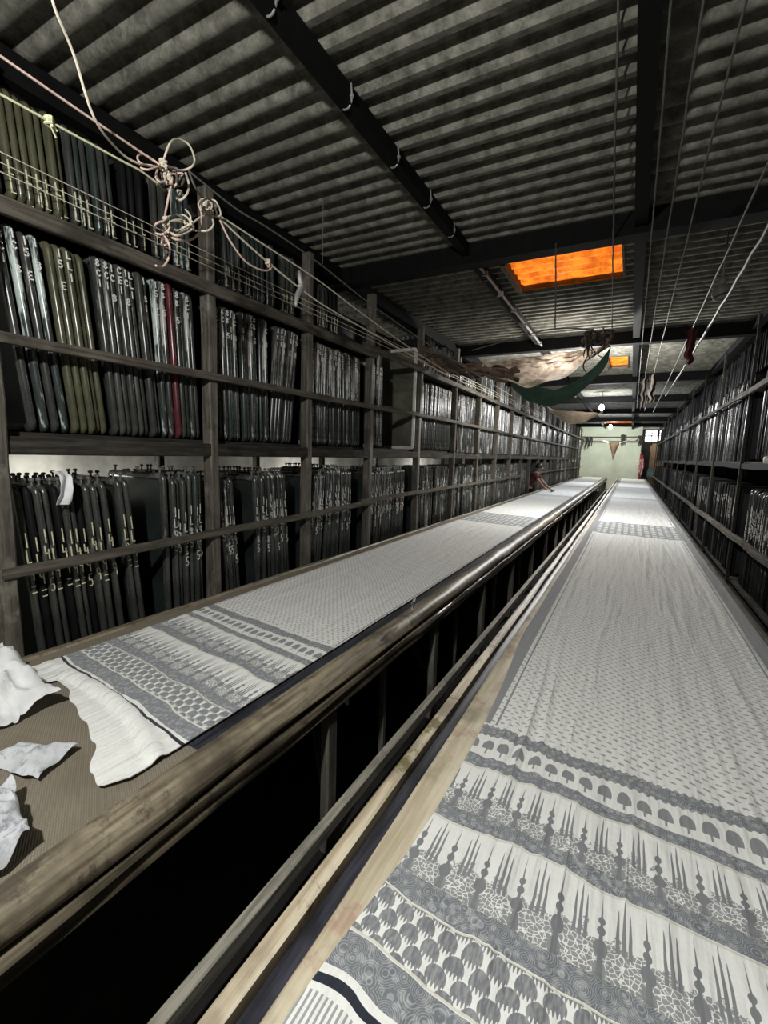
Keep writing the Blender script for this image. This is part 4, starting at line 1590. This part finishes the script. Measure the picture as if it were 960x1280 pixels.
M['skin'] = mat_plain('brown_skin', (.20, .11, .07), .5, .4, var=.1)
M['hair'] = mat_plain('black_hair', (.01, .009, .009), .4, .4)
M['shirt'] = mat_plain('dark_maroon_cotton', (.055, .018, .02), .85, .1)
M['trousers'] = mat_plain('dark_trousers', (.02, .02, .025), .85, .1)
body_v = [(0, 0, .92), (.03, 0, 1.08), (.12, 0, 1.25), (.19, 0, 1.36), (.235, 0, 1.43), (.27, 0, 1.49), (.295, 0, 1.56), (.30, 0, 1.61),  # 0-7 pelvis..head
          (0, .09, .86), (-.02, .10, .48), (-.05, .10, .08), (.07, .11, .035),        # leg
          (0, -.09, .86), (-.02, -.10, .48), (-.05, -.10, .08), (.07, -.11, .035),
          (.19, .17, 1.34), (.34, .22, 1.16), (.52, .20, .98), (.59, .19, .935),      # arm reaching (+y)
          (.19, -.17, 1.34), (.33, -.24, 1.17), (.50, -.22, .97), (.57, -.21, .925)]
body_e = [(0, 1), (1, 2), (2, 3), (3, 4), (4, 5), (5, 6), (6, 7), (0, 8), (8, 9), (9, 10), (10, 11), (0, 12), (12, 13), (13, 14), (14, 15),
          (3, 16), (16, 17), (17, 18), (18, 19), (3, 20), (20, 21), (21, 22), (22, 23)]
body_r = [(.14, .12), (.13, .11), (.15, .11), (.13, .10), .055, (.075, .075), (.092, .08), (.07, .065),
          .085, .06, .042, .035, .085, .06, .042, .035, .055, .042, .032, (.034, .02), .055, .042, .032, (.034, .02)]
for s, y0 in ((1, .19), (-1, -.21)):
    wrist = 19 if s > 0 else 23
    for q in range(4):
        n0 = len(body_v)
        yy = y0+(q-1.5)*.021
        l = (.032, .038, .035, .028)[q]
        body_v += [(.60 if s > 0 else .58, yy, .93), (.60+l+.02, yy, .915), (.60+l*1.8+.02, yy, .885)]
        body_e += [(wrist, n0), (n0, n0+1), (n0+1, n0+2)]
        body_r += [.010, .009, .008]
    n0 = len(body_v)
    body_v += [(.585, y0-s*.045, .92), (.62, y0-s*.06, .895)]
    body_e += [(wrist, n0), (n0, n0+1)]
    body_r += [.011, .009]
skin('body', body_v, body_e, body_r, 'skin', per)
skin('shirt', [(0, 0, .93), (.03, 0, 1.08), (.12, 0, 1.25), (.19, 0, 1.36), (.215, 0, 1.40), (.19, .17, 1.345), (.30, .21, 1.21), (.19, -.17, 1.345), (.30, -.23, 1.21)],
     [(0, 1), (1, 2), (2, 3), (3, 4), (3, 5), (5, 6), (3, 7), (7, 8)], [(.165, .14), (.155, .13), (.175, .13), (.155, .12), .075, .072, .062, .072, .062], 'shirt', per)
skin('trousers', [(0, 0, .95), (0, .09, .85), (-.02, .10, .48), (-.05, .10, .12), (0, -.09, .85), (-.02, -.10, .48), (-.05, -.10, .12)],
     [(0, 1), (1, 2), (2, 3), (0, 4), (4, 5), (5, 6)], [(.16, .13), .105, .078, .06, .105, .078, .06], 'trousers', per)
g = G()
def hair_fn(s, t):
    a, b = 2*PI*s, t*PI*.62
    return (.285+.098*math.sin(b)*math.cos(a)-.012, .088*math.sin(b)*math.sin(a), 1.575+.112*math.cos(b))
g.sheet(hair_fn, 20, 10, .006); g.obj('hair', M['hair'], per)
g = G()
for sy in (-1, 1):
    g.lathe((.372, sy*.032, 1.545), [(.002, -.009), (.012, -.004), (.012, .004), (.002, .009)], 8)
g.obj('eye', M['white_edge'], per)
g = G(); g.tube([(.385, 0, 1.55), (.405, 0, 1.515), (.385, 0, 1.505)], .012, 7, rs=[.008, .015, .012]); g.obj('nose', M['skin'], per)
g = G(); g.tube([(.362, -.025, 1.478), (.376, 0, 1.476), (.362, .025, 1.478)], .007, 6); g.obj('mouth', M['rag_red'], per)
# the dark squeegee under the reaching hands
g = G(); g.bar((-1.94, 13.72, .895), (-1.94, 14.28, .895), .03, .045); g.bar((-1.94, 13.74, .872), (-1.94, 14.26, .872), .008, .02)
props(g.obj('squeegee', M['black']), 'dark squeegee held on the cloth by the leaning person', 'squeegee')

print('screens', count)
